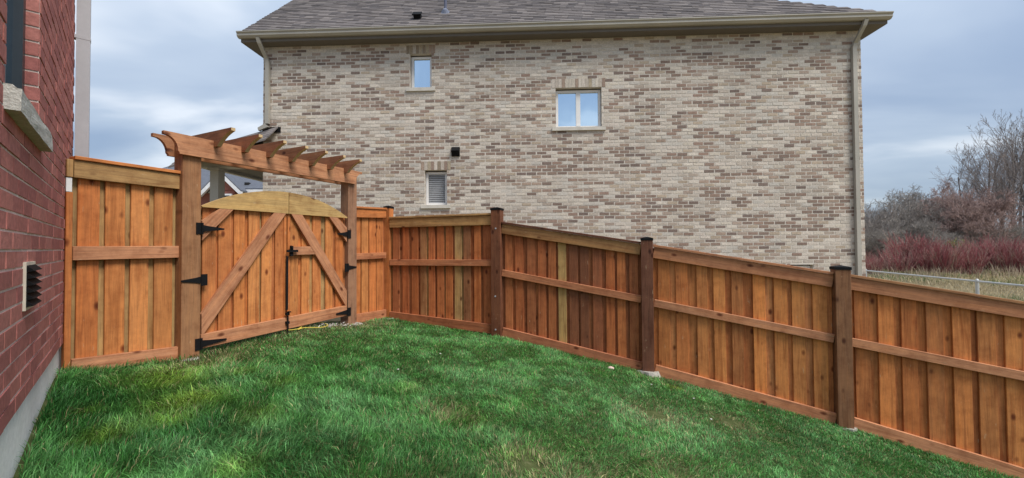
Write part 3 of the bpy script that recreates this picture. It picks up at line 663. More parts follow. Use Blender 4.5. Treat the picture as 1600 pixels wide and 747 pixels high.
def nb_window(w, mull, glass, blind=False):
    a, b, c, d = w; fr = 0.055; dep = -0.10
    m = MB(); m.fbox(FAC, a + .01, b - .01, c, c + fr, dep - .06, dep); m.fbox(FAC, a + .01, b - .01, d - fr - .03, d - .03, dep - .06, dep)
    m.fbox(FAC, a + .01, a + .01 + fr, c + fr, d - fr - .03, dep - .06, dep); m.fbox(FAC, b - .01 - fr, b - .01, c + fr, d - fr - .03, dep - .06, dep)
    xs = [a + .01 + fr, b - .01 - fr]
    if mull: mu = (a + b) / 2; m.fbox(FAC, mu - .05, mu + .05, c + fr, d - fr - .03, dep - .06, dep + .006); xs = [a + .01 + fr, mu - .05, mu + .05, b - .01 - fr]
    o = m.build('window', VINYL, nb)
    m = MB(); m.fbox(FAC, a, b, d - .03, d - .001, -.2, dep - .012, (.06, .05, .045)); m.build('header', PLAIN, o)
    for p, q in zip(xs[::2], xs[1::2]):
        m = MB(); m.fbox(FAC, p, q, c + fr, d - fr - .03, dep - .05, dep - .035); m.build('pane', glass, o)
        if blind:
            n = 15; hh = (d - .03 - c - 2 * fr) / n
            for k in range(n):
                z = c + fr + k * hh; m = MB(); t = (.26, .265, .275)
                m.add([FAC.P(p + .004, z + .004, dep - .018), FAC.P(q - .004, z + .004, dep - .018), FAC.P(q - .004, z + hh - .006, dep - .032), FAC.P(p + .004, z + hh - .006, dep - .032), FAC.P(p + .004, z + hh - .004, dep - .034), FAC.P(q - .004, z + hh - .004, dep - .034), FAC.P(q - .004, z, dep - .022), FAC.P(p + .004, z, dep - .022)], [(0, 1, 2, 3), (3, 2, 5, 4), (4, 5, 6, 7), (7, 6, 1, 0), (0, 3, 4, 7), (1, 6, 5, 2)], t); m.build('blind_slat', PLAIN, o)
    return o
for w_, mu, gl, bd in ((W1, 0, GLASS, 0), (W2, 1, GLASS, 0), (W3, 0, GLASS2, 1), (W4, 0, GLASS, 0)):
    o = nb_window(w_, mu, gl, bd)
    if w_ is not W4:
        m = MB(); m.fbox(FAC, w_[0] - .085, w_[1] + .085, w_[2] - .082, w_[2] - .004, -.17, .04); m.build('sill', tint_mat('cast_sill', .85, (60, .08), (5, .1), .2, base=(0.50, .47, .42)) if 'cast_sill' not in bpy.data.materials else bpy.data.materials['cast_sill'], o)
# dark exhaust hood
ev = thing('exhaust_vent', 'small square black exhaust vent on the pale brick wall', 'vent', FAC.P(qu(711), qz(711, 243), 0))
a, z1 = FAC.px(705, 229.5, .05); b, z0 = FAC.px(718, 243.5, .05)
m = MB(); m.fbox(FAC, a, b, z0, z1, -.004, .03); m.build('plate', BLACK, ev)
m = MB(); zm = z0 + (z1 - z0) * .55
m.add([FAC.P(a + .01, z0 + .01, .031), FAC.P(b - .01, z0 + .01, .031), FAC.P(b - .01, z1 - .01, .031), FAC.P(a + .01, z1 - .01, .031), FAC.P(a + .01, zm, .10), FAC.P(b - .01, zm, .10)], [(0, 1, 2, 3), (0, 4, 5, 1), (3, 2, 5, 4), (0, 3, 4), (1, 5, 2)]); m.build('hood', BLACK, ev)
# other walls of the house
m = MB(); m.fbox(FAC, 0.002, 0.30, zbase, zw, -9, -.302); m.fbox(FAC, FL - .30, FL - .002, zbase, zw, -9, -.302); m.fbox(FAC, .3, FL - .3, zbase, zw, -9, -8.7); m.build('end_wall', MORTAR_N, nb)
# eaves
zs = zw - 0.01
m = MB(); m.fbox(FAC, -OH, FL + OH, zs, zs + .03, -9 - OH, OH - .1); m.build('soffit', SOFFIT, nb)
m = MB(); m.fbox(FAC, -OH, FL + OH, zs - .002, zs + .19, OH - .099, OH - .07); m.fbox(FAC, -OH - .03, -OH - .001, zs - .002, zs + .19, -9, OH - .07); m.fbox(FAC, FL + OH + .001, FL + OH + .03, zs - .002, zs + .19, -9, OH - .07); m.build('fascia', SOFFIT, nb)
gp = [(OH - .069, .07), (OH - .01, .07), (OH + .035, .11), (OH + .035, .155), (OH + .06, .185), (OH + .06, .205), (OH - .069, .205)]
m = MB(); ga, gb = -OH - .06, FL + OH + .06
vs = [FAC.P(u, zs + z, o) for u in (ga, gb) for o, z in gp]; n = len(gp)
m.add(vs, [tuple(range(n)), tuple(range(2 * n - 1, n - 1, -1))] + [(i, i + n, (i + 1) % n + n, (i + 1) % n) for i in range(n)]); m.build('gutter', TRIM, nb)
def downspout(uc, pts, label):
    t = thing('downspout', label, 'downspout', FAC.P(uc, 0, .05)); m = MB()
    m.fbox(FAC, uc - .045, uc + .045, pts[0], zs - .40, .012, .085); pp = m.build('pipe', TRIM, t)
    m = MB(); w = .04
    path = [(zs - .405, .048), (zs - .33, .06), (zs - .05, OH - .06), (zs + .068, OH - .02)]
    su = uc + (0.06 if uc > 5 else -0.06)
    for (za, oa), (zb2, ob) in zip(path, path[1:]):
        ka = (za - path[0][0]) / (path[-1][0] - path[0][0]); kb = (zb2 - path[0][0]) / (path[-1][0] - path[0][0]); ca = uc + (su - uc) * ka; cb_ = uc + (su - uc) * kb
        m.box([FAC.P(ca - w, za, oa - .036), FAC.P(ca + w, za, oa - .036), FAC.P(cb_ - w, zb2, ob - .036), FAC.P(cb_ + w, zb2, ob - .036), FAC.P(ca - w, za, oa + .036), FAC.P(ca + w, za, oa + .036), FAC.P(cb_ - w, zb2, ob + .036), FAC.P(cb_ + w, zb2, ob + .036)])
    m.build('elbow', TRIM, t); return t
downspout(qu(1338.5, .08), (zbase + .3,), 'long beige downspout running full height beside the house corner near the field')
dsl = downspout(qu(416.5, .08), (qz(416, 193, .08),), 'short beige downspout ending above the low porch roof')
m = MB(); uu = qu(416.5, .08); zz = qz(416, 193, .08); m.box([FAC.P(uu - .22, zz - .10, .02), FAC.P(uu - .2, zz - .17, .02), FAC.P(uu - .04, zz, .02), FAC.P(uu + .04, zz - .08, .02), FAC.P(uu - .22, zz - .10, .09), FAC.P(uu - .2, zz - .17, .09), FAC.P(uu - .04, zz, .09), FAC.P(uu + .04, zz - .08, .09)]); m.build('outlet', TRIM, dsl)
# roof
PI_ = 1.02; aL, aR = 0.10, 2.35; B = 4.6
zr = zs + .205
def roofP(u, b, lift=0.0): return FAC.P(u, zr + PI_ * b + lift, OH - .02 - b)
m = MB(); u0r, u1r = -OH - .03, FL + OH + .03
fl0, fr0, fl1, fr1 = roofP(u0r, 0), roofP(u1r, 0), roofP(u0r + aL * B, B), roofP(u1r - aR * B, B)
bl0, br0 = FAC.P(u0r, zr, -9.3), FAC.P(u1r, zr, -9.3)
m.add([fl0, fr0, fl1, fr1, bl0, br0], [(0, 1, 3, 2), (0, 2, 4), (1, 5, 3), (2, 3, 5, 4), (0, 4, 5, 1)], (.14, .13, .13)); roof = m.build('roof', SHING, nb)
SG = [(.145, .13, .128), (.12, .108, .108), (.17, .152, .148), (.13, .116, .115), (.095, .086, .088)]
step = 0.125; ln = math.hypot(1, PI_); k = 0; tabs = []
while k * step < 2.9 * ln:
    b0 = k * step / ln; ua, ub = u0r + aL * b0, u1r - aR * b0; u = ua - random.uniform(0, .2)
    while u < ub:
        w = random.choice((.16, .2, .25, .3, .33)); a, b = max(u, ua), min(u + w - .004, ub)
        if b - a > .04: tabs.append((a, b, b0))
        u += w
    k += 1
order = sorted(range(len(tabs)), key=lambda i: (tabs[i][2], -tabs[i][0])); topt = set(order[:300])
mb = MB(); nv = FAC.N * PI_ + Vector((0, 0, 1)); nv.normalize()
def tab_solid(m, a, b, b0, org):
    b1 = b0 + (step + .02) / ln; t = random.choice(SG); e = random.uniform(.006, .014)
    c = [roofP(a, b0) + nv * .002, roofP(b, b0) + nv * .002, roofP(a, b1) + nv * .001, roofP(b, b1) + nv * .001, roofP(a, b0) + nv * (.006 + e), roofP(b, b0) + nv * (.006 + e), roofP(a, b1) + nv * .003, roofP(b, b1) + nv * .003]
    m.box([p - org for p in c], t)
for i, (a, b, b0) in enumerate(tabs):
    if i in topt:
        org = roofP(a, b0); m = MB(); tab_solid(m, a, b, b0, org); link('shingle', m.mesh('shingle', SHING), roof, Matrix.Translation(org))
    else: tab_solid(mb, a, b, b0, Vector())
mb.build('shingles', SHING, roof, kind='stuff')
# things on the roof
def on_roof(x, y):
    d = ray(x, y); nrm = nv; t = (roofP(5, 1) - EYE).dot(nrm) / d.dot(nrm); return EYE + d * t
p = on_roof(653, 29); rv = thing('roof_vent', 'low black square vent on the grey shingle roof', 'vent', p)
m = MB(); U, S = FAC.U, (nv.cross(FAC.U)).normalized()
if S.z < 0: S = -S
m.box([p + U * a + S * b + nv * c for c in (0, .10) for b in (-.07, .08) for a in (-.085, .085)]); m.build('hood', BLACK, rv)
m = MB(); m.box([p + U * a + S * b + nv * c for c in (.101, .125) for b in (-.09, .10) for a in (-.105, .105)]); m.build('lid', BLACK, rv)
p = on_roof(696, 20); vp = thing('vent_pipe', 'thin grey plumbing pipe standing up from the shingle roof', 'pipe', p)
m = MB(); m.tube([p - Vector((0, 0, .05)), p + Vector((0, 0, .42))], .035, 10, (.10, .11, .16)); m.build('stack', PLAIN, vp, smooth=False)
m = MB(); m.tube([p + nv * .004, p + nv * .02, p + nv * .09], [.12, .10, .045], 10, (.16, .18, .24)); m.build('flashing', PLAIN, vp)

# porch on the street end of the neighbour's house
po = thing('porch', 'low shingled porch with beige square column at the corner of the pale brick house', 'porch', FAC.P(-1, h1(*FAC.P(-1, 0, -1).xy), -1))
zp = lambda u: qz(425, 195.5, .2) + (u - qu(425, .2)) * 0.265
m = MB(); ue, uh = -1.95, qu(427, .2)
def slope_slab(ua, ub, o0, o1, t0, t1, tint): m.box([FAC.P(u, zp(u) + t, o) for o in (o0, o1) for t in (t0, t1) for u in (ua, ub)], tint)
slope_slab(ue, -.01, -4.5, .03, -.06, 0, (.15, .14, .145)); prf = m.build('roof', SHING, po)
m = MB(); k = 0; du = .125
while ue + k * du < -.15:
    a = ue + k * du; o = .02
    while o > -1.6:
        w = random.choice((.2, .25, .33)); 
        b_ = min(a + du + .015, -.012)
        if a > -.1 and o - w < .006: break
        m.box([FAC.P(a, zp(a) + .002, o - w + .004), FAC.P(b_, zp(b_) + .001, o - w + .004), FAC.P(a, zp(a) + .014, o - w + .004), FAC.P(b_, zp(b_) + .004, o - w + .004), FAC.P(a, zp(a) + .002, o), FAC.P(b_, zp(b_) + .001, o), FAC.P(a, zp(a) + .014, o), FAC.P(b_, zp(b_) + .004, o)], random.choice(SG)); o -= w
    k += 1
for r_ in range(5):      # near slope of the porch roof, rows of tabs
    o0, o1 = .46 - r_ * .09, .46 - (r_ + 1) * .09 - .012; d0, d1 = -.40 + r_ * .083, -.40 + (r_ + 1) * .083 + .010; u = ue - random.uniform(0, .2)
    while u < uh:
        w = random.choice((.2, .25, .33)); a, b_ = max(u, ue), min(u + w - .004, uh); u += w
        if b_ - a < .03: continue
        m.box([FAC.P(a, zp(a) + d0 - .03, o0), FAC.P(b_, zp(b_) + d0 - .03, o0), FAC.P(a, zp(a) + d1 - .03, o1), FAC.P(b_, zp(b_) + d1 - .03, o1), FAC.P(a, zp(a) + d0 + .012, o0), FAC.P(b_, zp(b_) + d0 + .012, o0), FAC.P(a, zp(a) + d1, o1), FAC.P(b_, zp(b_) + d1, o1)], random.choice(SG))
m.build('shingles', SHING, prf, kind='stuff')
zso = FAC.px(345, 256, -.3)[1]
m = MB(); m.fbox(FAC, ue + .12, -.011, zso + .04, zso + .07, -4.4, .12); m.build('soffit', SOFFIT, po)
m = MB(); m.fbox(FAC, ue - .03, ue + .11, zso - .03, zp(ue) - .065, -4.5, .19); m.build('gutter', TRIM, po)
m = MB(); m.fbox(FAC, ue + .125, -.02, zso - .10, zso + .038, -.52, -.24); m.build('beam', TRIM, po)
m = MB(); pu0, pu1 = FAC.px(328, 280, -.25)[0], FAC.px(341, 280, -.25)[0]; m.fbox(FAC, pu0, pu1, .1, zso - .17, -.47, -.25); m.build('column', TRIM, po)
m = MB(); m.fbox(FAC, pu0 - .04, pu1 + .04, zso - .169, zso - .101, -.51, -.21); m.build('capital', TRIM, po)
m = MB(); m.fbox(FAC, -2.1, -.02, .0, .25, -4.4, -.1); m.build('deck', CONC, po)
m = MB(); m.fbox(FAC, -.008, uh + .06, zp(0) - .03, zp(0) + .10, .006, .02); m.build('flashing', BLACK, po)

# ------------------------------------------------------------------ far red brick house seen through the arbor
FY = 30.0
def fp(x, y, Y=FY): 
    d = ray(x, y); t = Y / d.y; return EYE + d * t
fh = thing('distant_house', 'distant red brick house with grey roof and white gable trim seen through the arbor', 'house', (fp(330, 300).x, FY, 0.2))
RB = (.24, .095, .075); RFc = (.10, .11, .135); WH = (.62, .63, .66)
def quad_slab(name, pts, thick, tint, mat, parent):
    m = MB(); pts = [Vector(p) for p in pts]; nrm = (pts[1] - pts[0]).cross(pts[2] - pts[0]).normalized() * thick
    n = len(pts); m.add(pts + [p + nrm for p in pts], [tuple(range(n)), tuple(range(2 * n - 1, n - 1, -1))] + [(i, i + n, (i + 1) % n + n, (i + 1) % n) for i in range(n)], tint); return m.build(name, mat, parent)
xl, xr = fp(150, 300).x, fp(425, 300).x; ze_ = fp(370, 297).z; 
m = MB(); m.abox(xl, xr, FY + .4, FY + 9, 0, ze_, RB); m.build('wall', PLAIN, fh)
zri = fp(300, 254, FY + 4.5).z
quad_slab('roof', [(xl - .4, FY, ze_), (xr + .4, FY, ze_), (fp(365, 261, FY + 4.5).x, FY + 4.5, zri), (xl + 3, FY + 4.5, zri)], .12, RFc, PLAIN, fh)
quad_slab('roof', [(xr + .4, FY, ze_), (xr + .4, FY + 9.4, ze_), (fp(365, 261, FY + 4.5).x, FY + 4.5, zri)], .12, RFc, PLAIN, fh)
m = MB(); m.abox(xl - .4, xr + .4, FY - .12, FY - .003, ze_ - .22, ze_ + .02, WH); m.build('fascia', PLAIN, fh)
def gable(x0, x1, xp, yb, yp, Y):
    A, Bq, Pk = fp(x0, yb, Y), fp(x1, yb, Y), fp(xp, yp, Y); zb_ = A.z; Bq.z = zb_
    m = MB(); n = 3; m.add([A, Bq, Pk, A + Vector((0, 3, 0)), Bq + Vector((0, 3, 0)), Pk + Vector((0, 3, 0))], [(0, 1, 2), (3, 5, 4), (0, 3, 4, 1), (1, 4, 5, 2), (2, 5, 3, 0)], RB); gb_ = m.build('gable', PLAIN, fh)
    m = MB(); m.abox(A.x + .15, Bq.x - .15, Y + .05, Y + 3, 0, zb_ - .01, RB); m.build('bay_wall', PLAIN, fh)
    for s in (A, Bq):
        d = (Pk - s).normalized(); e = s - d * .7; up = Vector((0, 0, .34))
        m = MB(); m.box([e + Vector((0, -.25, 0)), Pk + Vector((0, -.25, 0)), e + up + Vector((0, -.25, 0)), Pk + up + Vector((0, -.25, 0)), e + Vector((0, -.05, 0)), Pk + Vector((0, -.05, 0)), e + up + Vector((0, -.05, 0)), Pk + up + Vector((0, -.05, 0))], WH); m.build('bargeboard', PLAIN, fh)
        m = MB(); m.box([e + up + Vector((0, -.25, .002)), Pk + up + Vector((0, -.25, .002)), e + up + Vector((0, -.25, .1)), Pk + up + Vector((0, -.25, .1)), e + up + Vector((0, 3, .002)), Pk + up + Vector((0, 3, .002)), e + up + Vector((0, 3, .1)), Pk + up + Vector((0, 3, .1))], RFc); m.build('gable_roof', PLAIN, fh)
gable(327, 369, 347.5, 297, 276, FY - .6)
A = fp(346, 303, FY - .66); m = MB(); m.abox(A.x, A.x + .75, FY - .72, FY - .56, A.z - 1.2, A.z, WH); w = m.build('window', PLAIN, fh)
m = MB(); m.abox(A.x + .12, A.x + .63, FY - .74, FY - .721, A.z - 1.1, A.z - .12, (.03, .03, .035)); m.build('pane', PLAIN, w)
A = fp(393, 291, FY + 1); m = MB(); m.abox(A.x - .15, A.x + .15, FY + .4, FY + .9, A.z - .25, A.z + .2, (.02, .02, .02)); m.build('roof_vent', PLAIN, fh)

# ------------------------------------------------------------------ chain-link fence
CH = Frame(plan(1352, 46), plan(1600, 75)); 
cz = (CH.px(1352, 423)[1] + CH.px(1600, 443.5)[1]) / 2
cl = thing('chain_link_fence', 'galvanised chain-link fence with round top rail in front of the dry field', 'fence', CH.P(2, cz - 1.25, 0))
ucp = CH.px(1526, 445)[0]; pos = [ucp + 4.4 * k for k in range(-2, 3)]
m = MB(); m.tube([CH.P(pos[0], cz - .02), CH.P(pos[-1], cz - .02)], .024, 8); m.build('top_rail', GALV, cl)
for u in pos:
    p = CH.P(u, 0); hz_ = h1(p.x, p.y); m = MB(); m.tube([CH.P(u, min(hz_, cz - 1.2) - .2, -.01), CH.P(u, cz + .01, -.01)], .032, 8); m.tube([CH.P(u, cz + .011, -.01), CH.P(u, cz + .04, -.01)], [.034, .012], 8); m.build('post', GALV, cl)
m = MB(); H = 1.2; u = pos[0]
while u < pos[-1] - H:
    for a, b in ((u, u + H), (u + H, u)):
        A, Bq = CH.P(a, cz - .05, .03), CH.P(b, cz - .05 - H, .03); d = Vector((0, 0, .0011)); m.add([A + d, A - d, Bq - d, Bq + d, A + d + CH.N * .003, A - d + CH.N * .003, Bq - d + CH.N * .003, Bq + d + CH.N * .003], [(0, 1, 2, 3), (7, 6, 5, 4), (0, 4, 5, 1), (3, 2, 6, 7)])
    u += 0.075
m.build('wire_mesh', GALV, cl, kind='stuff')

# ------------------------------------------------------------------ blades: lawn and dry grass
def blades(name, X, Y, Lh, Wd, lean, tint, mat, curl=0.40, zoff=0.0, flow=None):
    n = len(X); Z = hgt(X, Y) + zoff; az = rng.uniform(0, 2 * np.pi, n); lz = az + rng.normal(0, 0.5, n)
    if flow is not None:
        lz = flow + rng.normal(0, 1.05, n); az = lz + rng.normal(0, .9, n)
    dx, dy = np.cos(lz) * lean, np.sin(lz) * lean; wx, wy = -np.sin(az) * Wd / 2, np.cos(az) * Wd / 2
    hz = np.sqrt(np.clip(1 - lean ** 2 * .6, .15, 1)); V = np.empty((n, 5, 3), np.float32)
    V[:, 0] = np.c_[X - wx, Y - wy, Z]; V[:, 1] = np.c_[X + wx, Y + wy, Z]
    mx_, my_, mz_ = X + dx * Lh * curl, Y + dy * Lh * curl, Z + hz * Lh * .62
    V[:, 2] = np.c_[mx_ + wx * .8, my_ + wy * .8, mz_]; V[:, 3] = np.c_[mx_ - wx * .8, my_ - wy * .8, mz_]
    V[:, 4] = np.c_[X + dx * Lh, Y + dy * Lh, Z + hz * Lh * (1 - .25 * lean)]
    b = np.arange(n, dtype=np.int32)[:, None] * 5; F = np.concatenate([b + np.array([[0, 1, 2, 3]]), b + np.array([[3, 2, 4]])], 1).ravel()
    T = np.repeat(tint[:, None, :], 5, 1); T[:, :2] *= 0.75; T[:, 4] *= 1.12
    return np_mesh(name, V.reshape(-1, 3), F, np.tile([4, 3], n), mat, T.reshape(-1, 3))
def vnoise(X, Y, s, seed):
    r = np.random.default_rng(seed); G = r.random((64, 64)); gx_, gy_ = (X / s) % 64, (Y / s) % 64; i, j = gx_.astype(int) % 64, gy_.astype(int) % 64; fx, fy = gx_ - np.floor(gx_), gy_ - np.floor(gy_); fx = fx * fx * (3 - 2 * fx); fy = fy * fy * (3 - 2 * fy); i1, j1 = (i + 1) % 64, (j + 1) % 64
    return (G[i, j] * (1 - fx) + G[i1, j] * fx) * (1 - fy) + (G[i, j1] * (1 - fx) + G[i1, j1] * fx) * fy
def on_ground(x, y):
    d = ray(x, y); t = 1.0
    for _ in range(40):
        p = EYE + d * t; g_ = h1(p.x, p.y); t *= (ZE - g_) / max(ZE - p.z, 1e-6) * .5 + .5
    return EYE + d * t
def patchf(X, Y, plist):
    out = np.zeros_like(X)
    for x, y, rx, k in plist:
        p = on_ground(x, y); out += k * np.exp(-(((X - p.x) ** 2 + (Y - p.y) ** 2) / (rx * rx)))
    return out
NB = 1050000
X = rng.uniform(-3.9, 6.6, NB); Y = rng.uniform(0.35, 6.5, NB)
ok = in_lawn(X, Y, 0.0); X, Y = X[ok], Y[ok]
pxx = CX + FPX * X / np.maximum(Y, .1); ok = (pxx > -260) & (pxx < 1860); X, Y = X[ok], Y[ok]
dist = np.hypot(X, Y); ok = rng.random(len(X)) < np.clip(2.6 / dist, .42, 1.0) ** 1.0; X, Y = X[ok], Y[ok]
BARE = [(1023, 649, .12, 1.6), (1143, 661, .11, 1.6), (698, 644, .08, 1.2), (826, 728, .11, 1.2), (1050, 735, .12, .7), (525, 507, .22, 1.2), (565, 506, .15, 1.0), (1040, 590, .14, .9), (305, 568, .18, .8), (360, 553, .18, .6), (930, 745, .12, .6), (430, 522, .25, .5), (480, 512, .25, .5)]
bare = patchf(X, Y, BARE); ok = rng.random(len(X)) > bare; X, Y = X[ok], Y[ok]
# keep clear of posts
dist = np.hypot(X, Y); n1 = vnoise(X, Y, .55, 1); n2 = vnoise(X, Y, .17, 2); n3 = vnoise(X, Y, 1.3, 3)
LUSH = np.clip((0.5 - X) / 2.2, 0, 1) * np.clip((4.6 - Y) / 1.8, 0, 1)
YEL_SUNLIT = patchf(X, Y, [(250, 600, .30, .55), (262, 640, .20, .45), (325, 625, .20, .4), (285, 578, .25, .35), (150, 690, .15, .4), (405, 652, .18, .3), (365, 738, .15, .35), (270, 665, .12, .3), (640, 610, .15, .2), (730, 655, .15, .22), (1055, 607, .08, .8), (130, 650, .10, .3), (440, 600, .15, .3), (380, 585, .12, .3), (820, 720, .12, .35)])  # yellowish grass, with bright sunlit patches painted into the blade colour
SILV = patchf(X, Y, [(560, 660, .35, .5), (370, 700, .25, .8), (380, 600, .25, .35), (720, 590, .5, .5), (1000, 640, .5, .5), (900, 600, .5, .4), (480, 640, .3, .5), (280, 735, .18, .7), (1150, 690, .5, .4)])
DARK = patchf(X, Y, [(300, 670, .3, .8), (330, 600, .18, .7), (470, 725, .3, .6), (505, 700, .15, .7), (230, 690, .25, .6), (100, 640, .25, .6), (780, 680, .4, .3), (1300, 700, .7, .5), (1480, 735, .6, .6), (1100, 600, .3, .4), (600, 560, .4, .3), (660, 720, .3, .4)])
n = len(X)
n4 = vnoise(X, Y, .055, 31); Lh = .88 * (0.018 + 0.046 * LUSH + 0.016 * n1 + 0.012 * n2 + .012 * n4) * rng.uniform(.6, 1.25, n); Wd = np.clip(0.0021 + 0.00075 * (dist - 1.2), .0022, .0060) * rng.uniform(.8, 1.3, n)
lean = np.clip(rng.normal(.62, .24, n) + .2 * YEL_SUNLIT + .25 * (n1 - .5), .1, .98); FLOW = 7.5 * vnoise(X, Y, .5, 21) + 4 * vnoise(X, Y, .19, 22)
green = np.array([0.080, 0.245, 0.052]); dark = np.array([0.028, 0.118, 0.024]); yel = np.array([0.34, 0.46, 0.05]); silv = np.array([0.15, 0.34, 0.13]); straw = np.array([0.34, 0.29, 0.15])
T = np.tile(green, (n, 1))
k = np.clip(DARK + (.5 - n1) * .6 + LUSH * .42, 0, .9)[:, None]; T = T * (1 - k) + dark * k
k = np.clip(SILV * .75 + (n2 - .55) * .7 + (1 - LUSH) * .18, 0, .75)[:, None]; T = T * (1 - k) + silv * k
k = np.clip(YEL_SUNLIT * (.75 + .9 * n2) + (n3 - .75) * .3, 0, .92)[:, None] * rng.uniform(.5, 1, (n, 1)); T = T * (1 - k) + yel * k
st = rng.random(n) < np.clip(.035 + .05 * (1 - LUSH) + patchf(X, Y, [(a, b, c * 2.2, d * .4) for a, b, c, d in BARE]), 0, .6); T[st] = straw * rng.uniform(.6, 1.1, (st.sum(), 1))
T *= 1.05 * rng.uniform(.55, 1.5, (n, 1)) * (.62 + .76 * n4[:, None]); edge = np.minimum(np.minimum(side(GATE, X, Y), side(FENCE, X, Y)), side(WALL, X, Y)) < .10; Lh[edge] *= rng.uniform(.85, 1.45, edge.sum()); tall = rng.random(n) < .02; Lh[tall] *= 1.6; tp = rng.random(n) < .06; T[tp] = T[tp] * 1.7 + np.array([.03, .04, .02]) 
link('lawn_grass', blades('lawn_grass', X, Y, Lh, Wd, lean, T, GRASS, flow=FLOW), kind='stuff', label='dense green lawn grass with yellow patches, painted sunlight among them, and dark patches', category='grass')
# dry field grass
ND = 60000
a = rng.uniform(0.74, 1.55, ND); r = 10.5 + 30 * rng.random(ND) ** 1.6; X = a * r; Y = r
ok = (side(CH, X, Y) < -0.3) ; X, Y = X[ok], Y[ok]; n = len(X); nn = vnoise(X, Y, 2.2, 5)
Lh = rng.uniform(.10, .38, n) * (.5 + nn); Wd = np.clip(Y * .0011, .012, .03) * rng.uniform(.7, 1.3, n)
T = np.where((nn > .62)[:, None] & (rng.random((n, 1)) < .6), np.array([[.13, .17, .05]]), np.array([[.42, .34, .20]])) * rng.uniform(.6, 1.25, (n, 1))
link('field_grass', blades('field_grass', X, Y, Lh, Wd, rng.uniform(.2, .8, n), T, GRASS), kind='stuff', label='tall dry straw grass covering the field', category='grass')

a = rng.uniform(0.78, 1.5, 9000); r = rng.uniform(23, 31.5, 9000); X = a * r; Y = r; n = len(X); nn = vnoise(X, Y, 1.6, 9)
T = np.array([[.42, .33, .23]]) * rng.uniform(.4, 1.2, (n, 1)); ok = rng.random(n) < nn * .7; X, Y, T = X[ok], Y[ok], T[ok]; n = len(X)
link('dry_stalks', blades('dry_stalks', X, Y, rng.uniform(.25, .95, n), rng.uniform(.012, .026, n), rng.uniform(.1, .5, n), T, GRASS), kind='stuff', label='tall pale dry stalks standing in front of the red shrubs', category='stalks')
# ------------------------------------------------------------------ shrubs and bare trees
class Seg:
    def __init__(s): s.A = []; s.B = []; s.ra = []; s.rb = []; s.t = []
    def add(s, a, b, ra, rb, t): s.A.append(a); s.B.append(b); s.ra.append(ra); s.rb.append(rb); s.t.append(t)
    def mesh(s, name, mat, n=3):
        A = np.array(s.A, float); Bv = np.array(s.B, float); D = Bv - A; D /= np.linalg.norm(D, axis=1)[:, None] + 1e-9
        ref = np.where(np.abs(D[:, 2:3]) < .9, np.array([[0, 0, 1.]]), np.array([[1., 0, 0]])); P = np.cross(D, ref); P /= np.linalg.norm(P, axis=1)[:, None]; Q = np.cross(D, P)
        V = np.empty((len(A), 2 * n, 3)); 
        for k in range(n):
            th = 2 * math.pi * k / n; dv = P * math.cos(th) + Q * math.sin(th); V[:, k] = A + dv * np.array(s.ra)[:, None]; V[:, n + k] = Bv + dv * np.array(s.rb)[:, None]
        b = np.arange(len(A))[:, None] * 2 * n; F = np.concatenate([b + np.array([[k, (k + 1) % n, n + (k + 1) % n, n + k]]) for k in range(n)], 1).ravel()
        return np_mesh(name, V.reshape(-1, 3), F, np.full(len(A) * n, 4), mat, np.repeat(np.array(s.t), 2 * n, 0))
def rv(a): return np.array([random.gauss(0, a), random.gauss(0, a), random.gauss(0, a)])
def grow(segs, p, d, L, r, lvl, maxl, spec):
    ns = 4 if lvl < 2 else 3; pts = [p]; dirs = []
    for i in range(ns):
        d = d + rv(spec['wob'] * (0.5 if lvl == 0 else 1)) + np.array([0, 0, spec['up']]); d /= np.linalg.norm(d); q = pts[-1] + d * L / ns
        ra, rb = r * (1 - .75 * i / ns), r * (1 - .75 * (i + 1) / ns); c = spec['col'][min(lvl, len(spec['col']) - 1)]; kk = random.uniform(.8, 1.2)
        segs[0 if lvl == 0 else 1].add(pts[-1], q, max(ra, spec['rmin']), max(rb, spec['rmin']), tuple(x * kk for x in c)); pts.append(q); dirs.append(d.copy())
    if lvl >= maxl: return
    nb_ = spec['nb'][lvl]
    for k in range(nb_):
        f = spec['f0'][lvl] + (1 - spec['f0'][lvl]) * (k + random.random()) / nb_; i = min(int(f * ns), ns - 1); fr = f * ns - i; bp_ = pts[i] + (pts[i + 1] - pts[i]) * fr
        az = random.uniform(0, 2 * math.pi); perp = np.cross(dirs[i], [math.cos(az), math.sin(az), .3]); perp /= np.linalg.norm(perp) + 1e-9; an = random.uniform(*spec['ang']); nd_ = dirs[i] * math.cos(an) + perp * math.sin(an)
        grow(segs, bp_, nd_, L * random.uniform(*spec['len']) * (1.15 - .5 * f), r * (1 - .75 * f) * .62, lvl + 1, maxl, spec)
GR = [(.21, .185, .17), (.235, .205, .19), (.26, .225, .21)]
TALL = dict(wob=.028, up=.02, nb=[11, 6, 4, 3], f0=[.16, .15, .15, .2], ang=(.28, .62), len=(.40, .60), rmin=.0075, col=[(.15, .13, .12), (.18, .155, .145), (.21, .18, .17)])
DOME = dict(wob=.07, up=.02, nb=[11, 8, 7, 5], f0=[.12, .15, .2, .2], ang=(.45, 1.1), len=(.48, .7), rmin=.009, col=[(.18, .15, .135), (.25, .19, .17), (.29, .205, .185)])
SCRUB = dict(wob=.08, up=.01, nb=[8, 6, 5, 4], f0=[.08, .15, .2, .2], ang=(.5, 1.2), len=(.5, .75), rmin=.008, col=[(.19, .17, .155), (.22, .20, .18), (.25, .225, .205)])
